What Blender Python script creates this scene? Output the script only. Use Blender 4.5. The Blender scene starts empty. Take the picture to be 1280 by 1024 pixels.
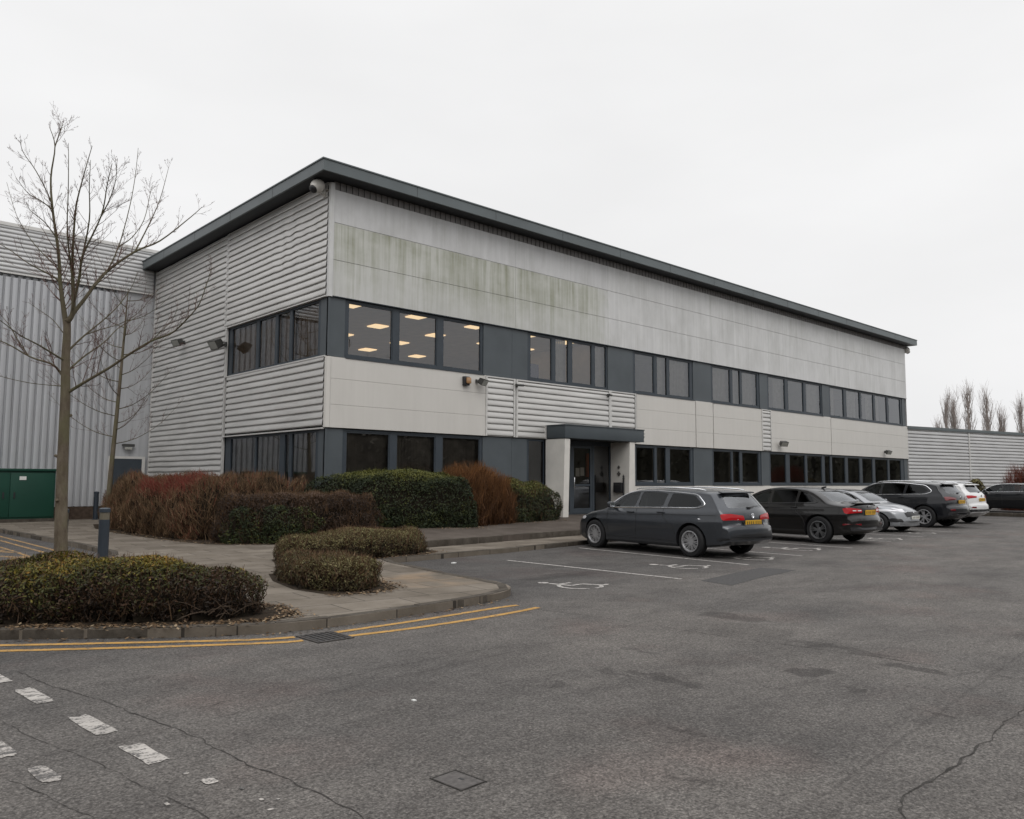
import bpy, bmesh, math, random
import numpy as np
from mathutils import Vector, Matrix, noise
from mathutils.geometry import delaunay_2d_cdt
from mathutils.bvhtree import BVHTree

S = bpy.context.scene
COL = S.collection
rad = math.radians

# ------------------------------------------------------------------ helpers
class MB:
    """collects faces, then links them as ONE mesh object"""
    def __init__(s):
        s.v = []; s.f = []; s.a = []
    def add(s, vs, fs):
        o = len(s.v); s.v.extend([tuple(p) for p in vs])
        s.f.extend([tuple(i + o for i in f) for f in fs])
    def box(s, x0, x1, y0, y1, z0, z1, bev=0.0):
        if bev <= 0:
            s.add([(x0,y0,z0),(x1,y0,z0),(x1,y1,z0),(x0,y1,z0),(x0,y0,z1),(x1,y0,z1),(x1,y1,z1),(x0,y1,z1)],
                  [(0,3,2,1),(4,5,6,7),(0,1,5,4),(1,2,6,5),(2,3,7,6),(3,0,4,7)])
        else:
            s.obox(((x0+x1)/2,(y0+y1)/2,(z0+z1)/2), ((x1-x0)/2,(y1-y0)/2,(z1-z0)/2), None, bev)
    def obox(s, c, h, rot=None, bev=0.0):
        """oriented box, optional bevel; rot a 3x3 Matrix"""
        bm = bmesh.new(); bmesh.ops.create_cube(bm, size=2)
        for v in bm.verts: v.co = Vector((v.co.x*h[0], v.co.y*h[1], v.co.z*h[2]))
        if bev > 0: bmesh.ops.bevel(bm, geom=bm.edges[:], offset=bev, segments=2, profile=.6, affect='EDGES')
        s.bm(bm, c, rot)
    def bm(s, bm, c=(0,0,0), rot=None):
        c = Vector(c); bm.verts.ensure_lookup_table(); bm.verts.index_update()
        vs = [((rot @ v.co) if rot else v.co) + c for v in bm.verts]
        s.add(vs, [[v.index for v in f.verts] for f in bm.faces]); bm.free()
    def quad(s, a, b, c, d): s.add([a,b,c,d], [(0,1,2,3)])
    def prism(s, poly, z0, z1):
        n = len(poly)
        a = sum(poly[i][0]*poly[(i+1)%n][1]-poly[(i+1)%n][0]*poly[i][1] for i in range(n))
        if a < 0: poly = poly[::-1]
        zf0 = z0 if callable(z0) else (lambda x,y: z0); zf1 = z1 if callable(z1) else (lambda x,y: z1)
        s.add([(x,y,zf0(x,y)) for x,y in poly]+[(x,y,zf1(x,y)) for x,y in poly],
              [tuple(range(n-1,-1,-1)), tuple(range(n,2*n))]+[(i,(i+1)%n,n+(i+1)%n,n+i) for i in range(n)])
    def tube(s, pts, rs, n=8, cap=True):
        pts = [Vector(p) for p in pts]
        if not hasattr(rs, '__len__'): rs = [rs]*len(pts)
        o = len(s.v); up = None
        for i, p in enumerate(pts):
            t = (pts[min(i+1,len(pts)-1)] - pts[max(i-1,0)])
            t = t.normalized() if t.length > 1e-9 else Vector((0,0,1))
            if up is None: up = t.orthogonal().normalized()
            up = (up - t*up.dot(t)); up = up.normalized() if up.length > 1e-6 else t.orthogonal().normalized()
            b = t.cross(up)
            for k in range(n):
                an = 2*math.pi*k/n
                s.v.append(tuple(p + (up*math.cos(an) + b*math.sin(an))*rs[i]))
        for i in range(len(pts)-1):
            for k in range(n):
                a = o+i*n+k; b2 = o+i*n+(k+1)%n
                s.f.append((a, b2, b2+n, a+n))
        if cap:
            s.f.append(tuple(o+k for k in range(n-1,-1,-1))); e = o+(len(pts)-1)*n
            s.f.append(tuple(e+k for k in range(n)))
    def lathe(s, prof, c=(0,0,0), axis='z', n=24, cap=True):
        """profile [(r, h)] turned about an axis"""
        o = len(s.v); c = Vector(c)
        for r, h in prof:
            for k in range(n):
                an = 2*math.pi*k/n; q = (r*math.cos(an), r*math.sin(an), h)
                q = {'z':(q[0],q[1],q[2]),'x':(q[2],q[0],q[1]),'y':(q[1],q[2],q[0])}[axis]
                s.v.append(tuple(Vector(q)+c))
        for i in range(len(prof)-1):
            for k in range(n):
                a = o+i*n+k; b = o+i*n+(k+1)%n; s.f.append((a,b,b+n,a+n))
        if cap and prof[0][0] > 1e-6: s.f.append(tuple(o+k for k in range(n-1,-1,-1)))
        if cap and prof[-1][0] > 1e-6:
            e = o+(len(prof)-1)*n; s.f.append(tuple(e+k for k in range(n)))
    def build(s, name, mat, parent=None, base=None, smooth=None, label=None, kind=None):
        base = Vector(base) if base is not None else (Vector(parent['_b']) if parent and '_b' in parent else Vector((0,0,0)))
        me = bpy.data.meshes.new(name)
        arr = np.array(s.v, dtype=float).reshape(-1,3) - np.array(base)
        me.from_pydata(arr.tolist(), [], s.f); me.update()
        if mat: me.materials.append(mat)
        if smooth is not None:
            me.polygons.foreach_set('use_smooth', [True]*len(me.polygons))
            if smooth < 179: me.set_sharp_from_angle(angle=rad(smooth))
        o = bpy.data.objects.new(name, me); COL.objects.link(o)
        if parent: o.parent = parent
        else: o.location = base
        if label: o['label'] = label
        if kind: o['kind'] = kind
        if s.a:
            at = me.attributes.new('tint', 'FLOAT', 'FACE'); at.data.foreach_set('value', s.a)
        return o

def each(name, boxes, mat, parent, **kw):
    """every box its own mesh object"""
    for b in boxes: m = MB(); m.box(*b); m.build(name, mat, parent, **kw)

def thing(name, loc, label, cat, group=None, rz=0.0):
    o = bpy.data.objects.new(name, None); COL.objects.link(o)
    o.location = loc; o.rotation_euler = (0,0,rz); o.empty_display_size = .3
    o['label'] = label; o['category'] = cat; o['_b'] = tuple(loc)
    if group: o['group'] = group
    return o
def tag(o, label, cat, group=None):
    o['label'] = label; o['category'] = cat
    if group: o['group'] = group
    return o
def local(o): o['_b'] = (0.0,0.0,0.0); return o      # parts given in the thing's own frame
def clone(o, parent=None):
    c = o.copy(); COL.objects.link(c)
    if parent: c.parent = parent
    for ch in [q for q in bpy.data.objects if q.parent == o]: clone(ch, c)
    return c
def sst(a, b, x):
    t = max(0.0, min(1.0, (x-a)/(b-a) if b != a else 0)); return t*t*(3-2*t)
def itp(x, tab):
    if x <= tab[0][0]: return tab[0][1]
    for (a,b),(c,d) in zip(tab, tab[1:]):
        if x <= c: return b+(d-b)*(x-a)/(c-a) if c > a else d
    return tab[-1][1]

# ------------------------------------------------------------------ materials
class NT:
    def __init__(s, name):
        s.m = bpy.data.materials.new(name); s.m.use_nodes = True
        s.t = s.m.node_tree; s.b = s.t.nodes['Principled BSDF']; s.out = s.t.nodes['Material Output']
    def n(s, typ, **kw):
        nd = s.t.nodes.new(typ)
        for k, v in kw.items():
            if k.startswith('i_'):
                key = k[2:]; key = int(key) if key.isdigit() else key.replace('_',' ')
                if isinstance(v, bpy.types.NodeSocket): s.t.links.new(v, nd.inputs[key])
                else: nd.inputs[key].default_value = v
            else: setattr(nd, k, v)
        return nd
    def link(s, a, b): s.t.links.new(a, b)
    def pos(s): return s.n('ShaderNodeNewGeometry').outputs['Position']
    def mapped(s, scale, src=None):
        return s.n('ShaderNodeMapping', i_Vector=src or s.pos(), i_Scale=scale).outputs[0]
    def noise(s, scale, vec=None, detail=4, rough=.55):
        return s.n('ShaderNodeTexNoise', i_Vector=vec or s.pos(), i_Scale=scale, i_Detail=detail, i_Roughness=rough).outputs['Fac']
    def rng(s, v, a, b, c=0.0, d=1.0, smooth=False):
        return s.n('ShaderNodeMapRange', i_0=v, i_1=a, i_2=b, i_3=c, i_4=d, interpolation_type='SMOOTHSTEP' if smooth else 'LINEAR').outputs[0]
    def math(s, op, a, b=0.0):
        return s.n('ShaderNodeMath', operation=op, i_0=a, i_1=b).outputs[0]
    def mix(s, f, a, b, blend='MIX'):
        nd = s.n('ShaderNodeMix', data_type='RGBA', blend_type=blend)
        for sock, v in ((nd.inputs[0], f), (nd.inputs[6], a), (nd.inputs[7], b)):
            if isinstance(v, bpy.types.NodeSocket): s.link(v, sock)
            else: sock.default_value = v if not isinstance(v, tuple) else (*v, 1.0)[:4]
        return nd.outputs[2]
    def ramp(s, v, stops):
        nd = s.n('ShaderNodeValToRGB', i_0=v); cr = nd.color_ramp
        while len(cr.elements) < len(stops): cr.elements.new(.5)
        for e, (p, c) in zip(cr.elements, stops): e.position = p; e.color = (*c, 1.0)
        return nd.outputs[0]
    def bump(s, h, strength=.3, dist=.01):
        nd = s.n('ShaderNodeBump', i_Height=h, i_Strength=strength, i_Distance=dist)
        s.link(nd.outputs[0], s.b.inputs['Normal'])
    def fin(s, col=None, rough=.6, metal=0.0, spec=.5, coat=0.0):
        if col is not None:
            if isinstance(col, bpy.types.NodeSocket): s.link(col, s.b.inputs['Base Color'])
            else: s.b.inputs['Base Color'].default_value = (*col, 1.0)
        if isinstance(rough, bpy.types.NodeSocket): s.link(rough, s.b.inputs['Roughness'])
        else: s.b.inputs['Roughness'].default_value = rough
        s.b.inputs['Metallic'].default_value = metal
        s.b.inputs['Specular IOR Level'].default_value = spec
        s.b.inputs['Coat Weight'].default_value = coat
        s.b.inputs['Coat Roughness'].default_value = .03
        return s.m
def plain(name, col, rough=.5, metal=0.0, spec=.5, coat=0.0, var=.08, scale=3.0):
    t = NT(name)
    c = t.mix(t.rng(t.noise(scale), .3, .7), tuple(x*(1-var) for x in col), tuple(min(1,x*(1+var)) for x in col))
    return t.fin(c, rough, metal, spec, coat)
def emis(name, col, st):
    t = NT(name); t.b.inputs['Emission Color'].default_value = (*col,1); t.b.inputs['Emission Strength'].default_value = st
    return t.fin(col, .6)

# asphalt: aggregate speckle, worn light lanes, dark damp and oily patches
def asphalt_mat():
    t = NT('asphalt'); p = t.pos()
    agg = t.noise(75, p, 3, .65); agg2 = t.n('ShaderNodeTexVoronoi', i_Vector=p, i_Scale=48.0).outputs['Distance']
    c = t.ramp(agg, [(.28,(.030,.028,.027)),(.46,(.082,.077,.073)),(.60,(.135,.127,.120)),(.74,(.27,.255,.24))])
    c = t.mix(t.rng(agg2,.15,.6,.45,0), c, (.19,.18,.168))
    big = t.noise(.35, p, 5, .6); mid = t.noise(1.7, p, 5, .62); fine = t.noise(14, p, 4, .6)
    mul = lambda c, f, k: t.mix(f, c, t.mix(1.0, c, k, 'MULTIPLY'))
    crs = t.noise(34, p, 3, .65); crs2 = t.noise(11, p, 4, .6)
    c = mul(c, t.rng(crs,.36,.54,.85,0), (.50,.49,.48)); c = mul(c, t.rng(crs,.54,.70,0,.7), (1.42,1.41,1.39)); c = mul(c, t.rng(crs2,.35,.6,.55,0), (.70,.69,.69))
    big = t.noise(.30, p, 5, .6); mid = t.noise(1.1, t.mapped((.7,1.25,1)), 6, .66); fine = t.noise(5, p, 5, .65)
    c = mul(c, t.rng(big,.38,.64), (1.34,1.32,1.29)); c = mul(c, t.rng(mid,.42,.68,0,.8), (.64,.64,.65)); c = mul(c, t.rng(fine,.40,.70,0,.6), (.72,.71,.71))
    c = mul(c, t.rng(t.noise(.55, p, 4, .55),.54,.68,0,.45), (1.10,.90,.87))
    sp = t.noise(1.6, t.mapped((.8,1.9,1)), 4, .6); c = mul(c, t.rng(sp,.66,.70,0,.55), (.56,.55,.56))
    # faint straight lay joints between machine passes
    sj = t.n('ShaderNodeSeparateXYZ', i_0=t.n('ShaderNodeMapping', i_Vector=p, i_Rotation=(0,0,rad(-4.5))).outputs[0])
    jl = t.math('ABSOLUTE', t.math('SUBTRACT', t.math('FRACT', t.math('ADD', t.math('DIVIDE', sj.outputs[1], 3.4), t.math('MULTIPLY', t.noise(2,p,3), .012))), .5))
    c = mul(c, t.rng(jl,.002,.006,.5,0), (.62,.61,.61))
    # parking bays darker than the worn running lane
    sep = t.n('ShaderNodeSeparateXYZ', i_0=p)
    lane = t.math('SUBTRACT', sep.outputs[1], t.math('MULTIPLY', sep.outputs[0], .075))
    lane = t.math('ADD', lane, t.math('MULTIPLY', t.noise(.6, p, 4), 1.6))
    c = t.mix(t.rng(lane, 7.3, 9.0, 0, 1, True), t.mix(1.0, c, (1.10,1.09,1.08), 'MULTIPLY'), t.mix(1.0, c, (.80,.80,.81), 'MULTIPLY'))
    # old oil and damp: soft edged blotches
    wob = t.n('ShaderNodeVectorMath', operation='SCALE', i_0=t.n('ShaderNodeTexNoise', i_Vector=p, i_Scale=3.5, i_Detail=5.0).outputs['Color'], i_Scale=.55).outputs[0]
    q = t.n('ShaderNodeVectorMath', operation='ADD', i_0=p, i_1=wob).outputs[0]
    for (x,y,w,l,st) in [(5.32,3.95,.10,.40,.5),(5.15,4.35,.07,.2,.4),(6.35,3.3,.20,.22,.65),(6.15,2.85,.09,.14,.5),(7.15,2.75,.13,.30,.6),(4.3,3.05,.07,.16,.4),(7.5,3.6,.12,.6,.4),(6.0,4.8,.06,.3,.35),(9.5,2.3,.35,.5,.45),(7.6,4.6,.5,.5,.25),(11.2,10.3,.9,.35,.3),(9.6,9.3,.9,.3,.3),(3.0,2.6,.25,.5,.25),(8.3,5.2,.2,.5,.5),(5.9,2.2,.05,.2,.45),(3.6,2.6,.07,.16,.4),(4.6,4.4,.05,.15,.4)]:
        mp = t.n('ShaderNodeMapping', i_Vector=q, i_Location=(-(x+.27)/w,-(y+.27)/l,0), i_Scale=(1/w,1/l,0)).outputs[0]
        ln = t.n('ShaderNodeVectorMath', operation='LENGTH', i_0=mp).outputs['Value']
        c = mul(c, t.rng(ln,.72,1.08,min(.95,st*1.5),0,True), (.50,.49,.49))
    t.bump(t.math('ADD', agg, t.math('MULTIPLY', agg2, .8)), .8, .014)
    return t.fin(c, t.rng(mid,.3,.8,.72,.9), spec=.3)
def paving_mat():
    t = NT('paving_slabs'); p = t.pos()
    br = t.n('ShaderNodeTexBrick', i_Vector=t.n('ShaderNodeMapping', i_Vector=p, i_Rotation=(0,0,rad(6))).outputs[0], i_Scale=1.0, i_Mortar_Size=.008, i_Mortar_Smooth=.2, i_Bias=0.0, i_Brick_Width=.9, i_Row_Height=.6,
              i_Color1=(.150,.128,.104,1), i_Color2=(.225,.196,.162,1), i_Mortar=(.05,.043,.036,1))
    c = br.outputs['Color']
    sep = t.n('ShaderNodeSeparateXYZ', i_0=p)
    # buff tactile slabs at the dropped corner
    m = t.math('MULTIPLY', t.math('MULTIPLY', t.rng(sep.outputs[0],6.3,6.6), t.rng(sep.outputs[1],10.6,10.3)), t.rng(sep.outputs[1],8.8,9.0))
    c = t.mix(t.math('MULTIPLY', m, t.rng(t.noise(1.6,p,2),.40,.64,0,.34)), c, (.31,.19,.09))
    w = t.noise(1.6, p, 6, .65)
    c = t.mix(t.rng(w,.35,.7), t.mix(1.0, c, (.62,.60,.57), 'MULTIPLY'), c)
    c = t.mix(t.rng(t.noise(40,p,3),.3,.7,0,.35), c, t.mix(1.0,c,(.7,.7,.7),'MULTIPLY'))
    t.bump(t.math('ADD', t.math('MULTIPLY', br.outputs['Fac'], -1.0), t.math('MULTIPLY', t.noise(60,p,3), .3)), .5, .01)
    return t.fin(c, .88, spec=.25)
def podium_mat():
    t = NT('podium_paving'); p = t.pos()
    br = t.n('ShaderNodeTexBrick', i_Vector=t.n('ShaderNodeMapping', i_Vector=p, i_Rotation=(0,0,rad(6))).outputs[0], i_Scale=1.0, i_Mortar_Size=.006, i_Brick_Width=.6, i_Row_Height=.6,
              i_Color1=(.085,.070,.059,1), i_Color2=(.112,.094,.080,1), i_Mortar=(.06,.05,.045,1))
    c = t.mix(t.rng(t.noise(2.2,p,6,.65),.35,.7), t.mix(1.0, br.outputs['Color'], (.68,.66,.64), 'MULTIPLY'), br.outputs['Color'])
    t.bump(t.noise(50,p,3), .4, .006)
    return t.fin(c, .9, spec=.25)
def kerb_mat():
    t = NT('kerb_concrete'); p = t.pos()
    c = t.ramp(t.noise(5, p, 6, .7), [(.3,(.040,.033,.026)),(.55,(.078,.067,.055)),(.8,(.125,.112,.096))])
    c = t.mix(t.rng(t.noise(1.3,p,4),.4,.7,0,.6), c, t.mix(1.0,c,(.62,.6,.55),'MULTIPLY'))
    t.bump(t.noise(60,p,4), .5, .008)
    return t.fin(c, .9, spec=.25)
def paint_mat(name, col, worn):
    """road paint: chipped so that the asphalt shows through"""
    t = NT(name); p = t.pos()
    under = t.ramp(t.noise(95,p,2,.6), [(.25,(.04,.038,.036)),(.55,(.095,.09,.086)),(.8,(.17,.16,.15))])
    n = t.math('ADD', t.math('MULTIPLY', t.noise(9,t.mapped((1,2.2,1)),6,.7), .7), t.math('MULTIPLY', t.noise(70,p,3,.6), .3))
    m = t.rng(n, worn-.035, worn+.035)
    dirt = t.rng(t.noise(3,p,4),.3,.75,.68,1.0)
    top = t.mix(1.0, t.mix(t.noise(40,p,3), tuple(x*.8 for x in col), col), t.n('ShaderNodeCombineColor', i_0=dirt,i_1=dirt,i_2=dirt).outputs[0], 'MULTIPLY')
    t.bump(t.noise(90,p,2), .3, .006)
    return t.fin(t.mix(m, under, top), .8, spec=.3)
def panel_mat(name, base, algae, streak, grime=.5):
    t = NT(name); p = t.pos(); sep = t.n('ShaderNodeSeparateXYZ', i_0=p)
    s1 = t.noise(1.0, t.mapped((5.5,5.5,.22)), 5, .62); s2 = t.noise(1.0, t.mapped((17,17,.5)), 4, .6); cl = t.noise(.8, t.mapped((.9,.9,1.2)), 4, .6)
    c = t.mix(t.rng(s1,.3,.75), tuple(x*(1-streak) for x in base), base)
    g1 = t.noise(1.0, t.mapped((1.1,1.1,.55)), 5, .65); c = t.mix(t.rng(g1,.42,.66,0,grime), c, t.mix(1.0,c,(.70,.70,.68),'MULTIPLY')); c = t.mix(t.math('MULTIPLY', t.rng(s2,.5,.72), t.rng(t.noise(.45,p,3),.4,.65,0,grime)), c, t.mix(1.0,c,(.66,.67,.60),'MULTIPLY'))
    if algae > 0:
        edge = t.math('ADD', sep.outputs[0], t.math('MULTIPLY', t.noise(2.5,p,4), 1.2)); h = t.math('MULTIPLY', t.math('MULTIPLY', t.rng(sep.outputs[2],8.53,8.50), t.rng(edge,23.0,22.0,0,1,True)), t.rng(sep.outputs[2],6.5,8.3,.40,1.0))
        dens = t.math('ADD', t.math('MULTIPLY', s1, .55), t.math('ADD', t.math('MULTIPLY', s2, .3), t.math('MULTIPLY', cl, .45)))
        m = t.math('MULTIPLY', t.rng(dens,.57,.88), h)
        c = t.mix(t.math('MULTIPLY', h, .45*algae), c, (.46,.47,.38))
        c = t.mix(t.math('MULTIPLY', m, algae), c, (.155,.165,.08))
    t.bump(t.noise(3,p,3), .05, .01)
    return t.fin(c, .42, spec=.4)
def ribbed_mat(name, base, horiz=True):
    t = NT(name); p = t.pos()
    s = t.noise(1.0, t.mapped((.7,.7,6) if horiz else (6,6,.25)), 5, .6)
    c = t.mix(t.rng(s,.3,.75), tuple(x*.8 for x in base), tuple(x*1.06 for x in base))
    c = t.mix(t.rng(t.noise(.6,p,5),.35,.7,0,.35), c, t.mix(1.0,c,(.8,.79,.77),'MULTIPLY'))
    t.b.inputs['Anisotropic'].default_value = 0.0
    return t.fin(c, .42, metal=.25, spec=.5)
def glass_mat(name, tint=(.8,.82,.8), ior=1.8, rough=0.0):
    t = NT(name)
    tr = t.n('ShaderNodeBsdfTransparent', i_0=(*tint,1)); gl = t.n('ShaderNodeBsdfGlossy', i_0=(.95,.97,1,1), i_1=rough)
    p = t.pos(); bp = t.n('ShaderNodeBump', i_Height=t.noise(.9,p,2), i_Strength=.02, i_Distance=.05)
    t.link(bp.outputs[0], gl.inputs['Normal'])
    fr = t.n('ShaderNodeFresnel', i_0=ior)
    mx = t.n('ShaderNodeMixShader', i_0=fr.outputs[0]); t.link(tr.outputs[0], mx.inputs[1]); t.link(gl.outputs[0], mx.inputs[2])
    t.link(mx.outputs[0], t.out.inputs['Surface']); t.t.nodes.remove(t.b); return t.m
def leaf_mat(name, stops, rough=.6):
    t = NT(name)
    at = t.n('ShaderNodeAttribute', attribute_name='tint').outputs['Fac']
    c = t.ramp(at, stops)
    t.b.inputs['Subsurface Weight'].default_value = 0.0
    m = t.fin(c, rough, spec=.3); return m
def bark_mat(name, a, b, green):
    t = NT(name); p = t.pos()
    c = t.mix(t.rng(t.noise(9, t.mapped((1,1,.35)), 6, .7),.35,.7), a, b)
    c = t.mix(t.rng(t.noise(2.5,p,4),.45,.65,0,.6), c, green)
    t.bump(t.noise(40,t.mapped((1,1,.4)),5,.7), .8, .02)
    return t.fin(c, .9, spec=.2)

M = {}
M['asphalt'] = asphalt_mat(); M['paving'] = paving_mat(); M['podium'] = podium_mat(); M['kerb'] = kerb_mat()
M['white_paint'] = paint_mat('white_road_paint', (.50,.475,.445), .455)
M['dash_paint'] = paint_mat('chipped_white_paint', (.50,.47,.435), .472); M['worn_paint'] = paint_mat('worn_white_paint', (.50,.465,.43), .51)
M['yellow_paint'] = paint_mat('yellow_road_paint', (.52,.30,.085), .435)
M['faded_yellow'] = paint_mat('faded_yellow_paint', (.58,.33,.09), .51)
M['panel_green'] = panel_mat('panel_with_algae', (.60,.60,.60), 1.0, .12)
M['panel_grey'] = panel_mat('panel_streaked', (.63,.63,.625), 0.0, .16)
M['panel_white'] = panel_mat('panel_offwhite', (.60,.58,.545), 0.0, .05, .12)
M['ribs'] = ribbed_mat('ribbed_silver', (.66,.65,.63)); M['ribs_v'] = ribbed_mat('ribbed_grey', (.50,.51,.53), False); M['ribs_h'] = ribbed_mat('ribbed_grey_h', (.55,.55,.55))
M['flashing'] = plain('flashing', (.58,.57,.55), .45, .2)
M['slate'] = plain('slate_paint', (.040,.050,.061), .45, 0, .35, 0, .1)
M['infill'] = plain('slate_infill', (.078,.090,.099), .45, 0, .3, 0, .1, 1.2)
M['fascia'] = plain('fascia_slate', (.105,.122,.127), .45, 0, .4, 0, .12, .8)
M['dark'] = plain('near_black', (.016,.017,.018), .6)
M['soffit'] = plain('soffit', (.018,.020,.022), .6)
M['vent'] = plain('vent_strip', (.22,.21,.205), .6)
M['white_render'] = plain('white_render', (.64,.62,.58), .6, 0, .3, 0, .06)
M['glass'] = glass_mat('window_glass', (.80,.77,.72), 2.0); M['car_glass'] = glass_mat('car_glass', (.78,.88,.82), 1.45)
M['screen_glass'] = glass_mat('screen_glass', (.35,.40,.39), 2.3); M['dark_glass'] = glass_mat('privacy_glass', (.12,.13,.13), 1.42)
M['int_wall'] = plain('interior_wall', (.55,.48,.41), .8); M['int_ceil'] = plain('interior_ceiling', (.80,.72,.63), .8); M['int_dark'] = plain('interior_dim', (.17,.16,.15), .8)
M['carpet'] = plain('carpet', (.36,.34,.31), .9)
M['blind'] = plain('blind_fabric', (.40,.31,.24), .8, 0, .2, 0, .25, 6); M['blind_dark'] = plain('blind_dark', (.25,.24,.232), .8, 0, .2, 0, .3, 3); M['blind_pale'] = plain('blind_pale', (.5,.5,.5), .8, 0, .2, 0, .15, 6)
M['lamp'] = emis('ceiling_lamp', (1.0,.76,.45), 1.15)
M['black'] = plain('black_plastic', (.018,.018,.02), .45); M['rubber'] = plain('rubber', (.016,.016,.017), .8, 0, .3)
M['chrome'] = plain('chrome', (.85,.86,.88), .25, 1.0); M['alloy'] = plain('alloy', (.42,.42,.43), .35, .6); M['alloy_dark'] = plain('alloy_dark', (.23,.235,.24), .32, .8)
M['red_lens'] = plain('red_lens', (.36,.006,.010), .2, 0, .3, .15); M['dark_red_lens'] = plain('dark_red_lens', (.14,.008,.012), .12, 0, .6, .6); M['white_lens'] = plain('white_lens', (.62,.62,.64), .08, 0, .7, .8)
M['yellow_plate'] = plain('yellow_plate', (.55,.31,.02), .45, 0, .4, 0, .05); M['white_plate'] = plain('white_plate', (.62,.62,.58), .45)
M['plate_ink'] = plain('plate_ink', (.06,.045,.01), .5)
M['seat'] = plain('seat_cloth', (.035,.035,.038), .8); M['cabin'] = plain('cabin_lining', (.06,.06,.062), .7)
M['cabinet'] = plain('cabinet_green', (.008,.050,.033), .5, 0, .35, 0, .1, 1.0)
M['bollard'] = plain('bollard_paint', (.024,.033,.045), .42); M['bollard_glass'] = plain('bollard_diffuser', (.13,.115,.085), .35)
M['cctv'] = plain('cctv_grey', (.55,.53,.49), .4); M['lampgrey'] = plain('lamp_housing', (.05,.05,.047), .5); M['lens'] = plain('lamp_lens', (.34,.34,.31), .15)
M['amber'] = plain('amber_lens', (.36,.20,.09), .2, 0, .6, .4); M['paper'] = plain('paper', (.7,.7,.68), .8)
M['brick'] = plain('dark_brick', (.07,.05,.038), .85, 0, .2, 0, .35, 8); M['iron'] = plain('cast_iron', (.055,.05,.047), .65, .4, .5, 0, .3, 20)
M['bark'] = bark_mat('bark', (.085,.066,.048), (.16,.135,.10), (.11,.105,.055)); M['twig'] = plain('twig', (.10,.055,.045), .8, 0, .2, 0, .3, 5)
M['branch'] = bark_mat('branch_bark', (.075,.06,.04), (.13,.115,.075), (.10,.10,.05))
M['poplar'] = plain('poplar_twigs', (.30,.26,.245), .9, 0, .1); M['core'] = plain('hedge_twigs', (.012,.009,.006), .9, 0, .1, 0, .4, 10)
M['soil'] = plain('soil', (.032,.024,.017), .95, 0, .1, 0, .4, 12); M['earth'] = plain('verge_grass', (.06,.07,.03), .95, 0, .1, 0, .4, 2)
M['patch'] = plain('asphalt_patch', (.055,.053,.052), .85, 0, .3, 0, .35, 25); M['crack'] = plain('crack_dark', (.050,.047,.044), .95, 0, .1, 0, .4, 15)
M['litter'] = plain('litter_white', (.6,.6,.58), .7)
# ------------------------------------------------------------------ ground, roads, kerbs, markings
def sheet(name, poly, z, mat):
    m = MB(); m.add([(x,y,z) for x,y in poly], [tuple(range(len(poly)))]); o = m.build(name, mat); o['kind'] = 'structure'
    if o.data.polygons[0].normal.z < 0: o.data.flip_normals()
    return o
sheet('ground', [(-900,-900),(900,-900),(900,900),(-900,900)], -.06, M['earth'])
sheet('road', [(-45,-45),(75,-45),(75,40),(-45,40)], 0.0, M['asphalt'])

def smooth_path(pts, n=6):
    out = []
    for i in range(len(pts)-1):
        p0 = Vector(pts[max(i-1,0)]); p1 = Vector(pts[i]); p2 = Vector(pts[i+1]); p3 = Vector(pts[min(i+2,len(pts)-1)])
        for k in range(n):
            t = k/n
            out.append(tuple(.5*((2*p1)+(p2-p0)*t+(2*p0-5*p1+4*p2-p3)*t*t+(3*p1-p0-3*p2+p3)*t**3)))
    out.append(tuple(pts[-1])); return out
def resample(pts, step):
    pts = [Vector(p) for p in pts]; out = [pts[0].copy()]; acc = 0
    for a, b in zip(pts, pts[1:]):
        L = (b-a).length; d = step-acc
        while d <= L: out.append(a+(b-a)*(d/L)); d += step
        acc = L-(d-step)
    if (out[-1]-pts[-1]).length > .05: out.append(pts[-1].copy())
    return out
def offset(pts, d):
    o = []
    for i, p in enumerate(pts):
        t = (Vector(pts[min(i+1,len(pts)-1)])-Vector(pts[max(i-1,0)])).normalized()
        o.append(Vector(p)+Vector((-t.y,t.x))*d)
    return o
def zpav(x, y): return .095
front = smooth_path([(-9,17.5),(-5,14.1),(-2.2,11.9),(.2,10.2),(1.74,9.15),(2.62,8.48),(3.16,8.08),(3.85,7.76),(4.54,7.66),(5.63,7.72),(6.71,7.86),(7.29,8.02),(7.66,8.33),(7.88,8.85),(7.93,9.5),(8.2,11.28),(8.42,12.45),(8.62,12.72)], 5)
bays = [(8.62,12.72),(11.8,12.98),(14.93,13.44),(30,15.1),(41.9,16.4)]
island_back = smooth_path([(-9,18.6),(-4,16.6),(0,15.8),(2.6,15.75),(4.3,16.1),(5.05,16.9),(5.2,18.0),(5.2,20.6),(5.12,23.6),(4.98,27.0),(4.9,32.2)], 5)
pav = MB(); poly = [tuple(p) for p in front]+bays[1:]+[(41.9,18.8),(10.9,18.8),(10.9,32.2)]+[tuple(p) for p in island_back[::-1]]
pav.prism(poly, -.03, .09); pav.build('pavement', M['paving'], kind='structure')
pod = MB(); podf = [(10.45,14.25),(16.33,14.9),(30,16.35),(41.9,17.6)]
pz = lambda x, y: .235+.05*max(0, y-(14.3+.107*(x-10.8)))
nx = 24; vs = []; fs = []
for i in range(nx+1):
    x = 10.45+31.4*i/nx; y0 = itp(x, podf); y1 = 18.98
    for k in range(5):
        y = y0+(y1-y0)*k/4; vs.append((x,y,pz(x,y)-.003))
    vs.append((x,y0,.02))
for i in range(nx):
    for k in range(4): a = i*6+k; fs.append((a,a+6,a+7,a+1))
    fs.append((i*6+5,i*6+11,i*6+6,i*6))
fs.append((5,0,1,2,3,4)); pod.add(vs, fs); pod.build('raised_walkway', M['podium'], kind='structure')
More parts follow.
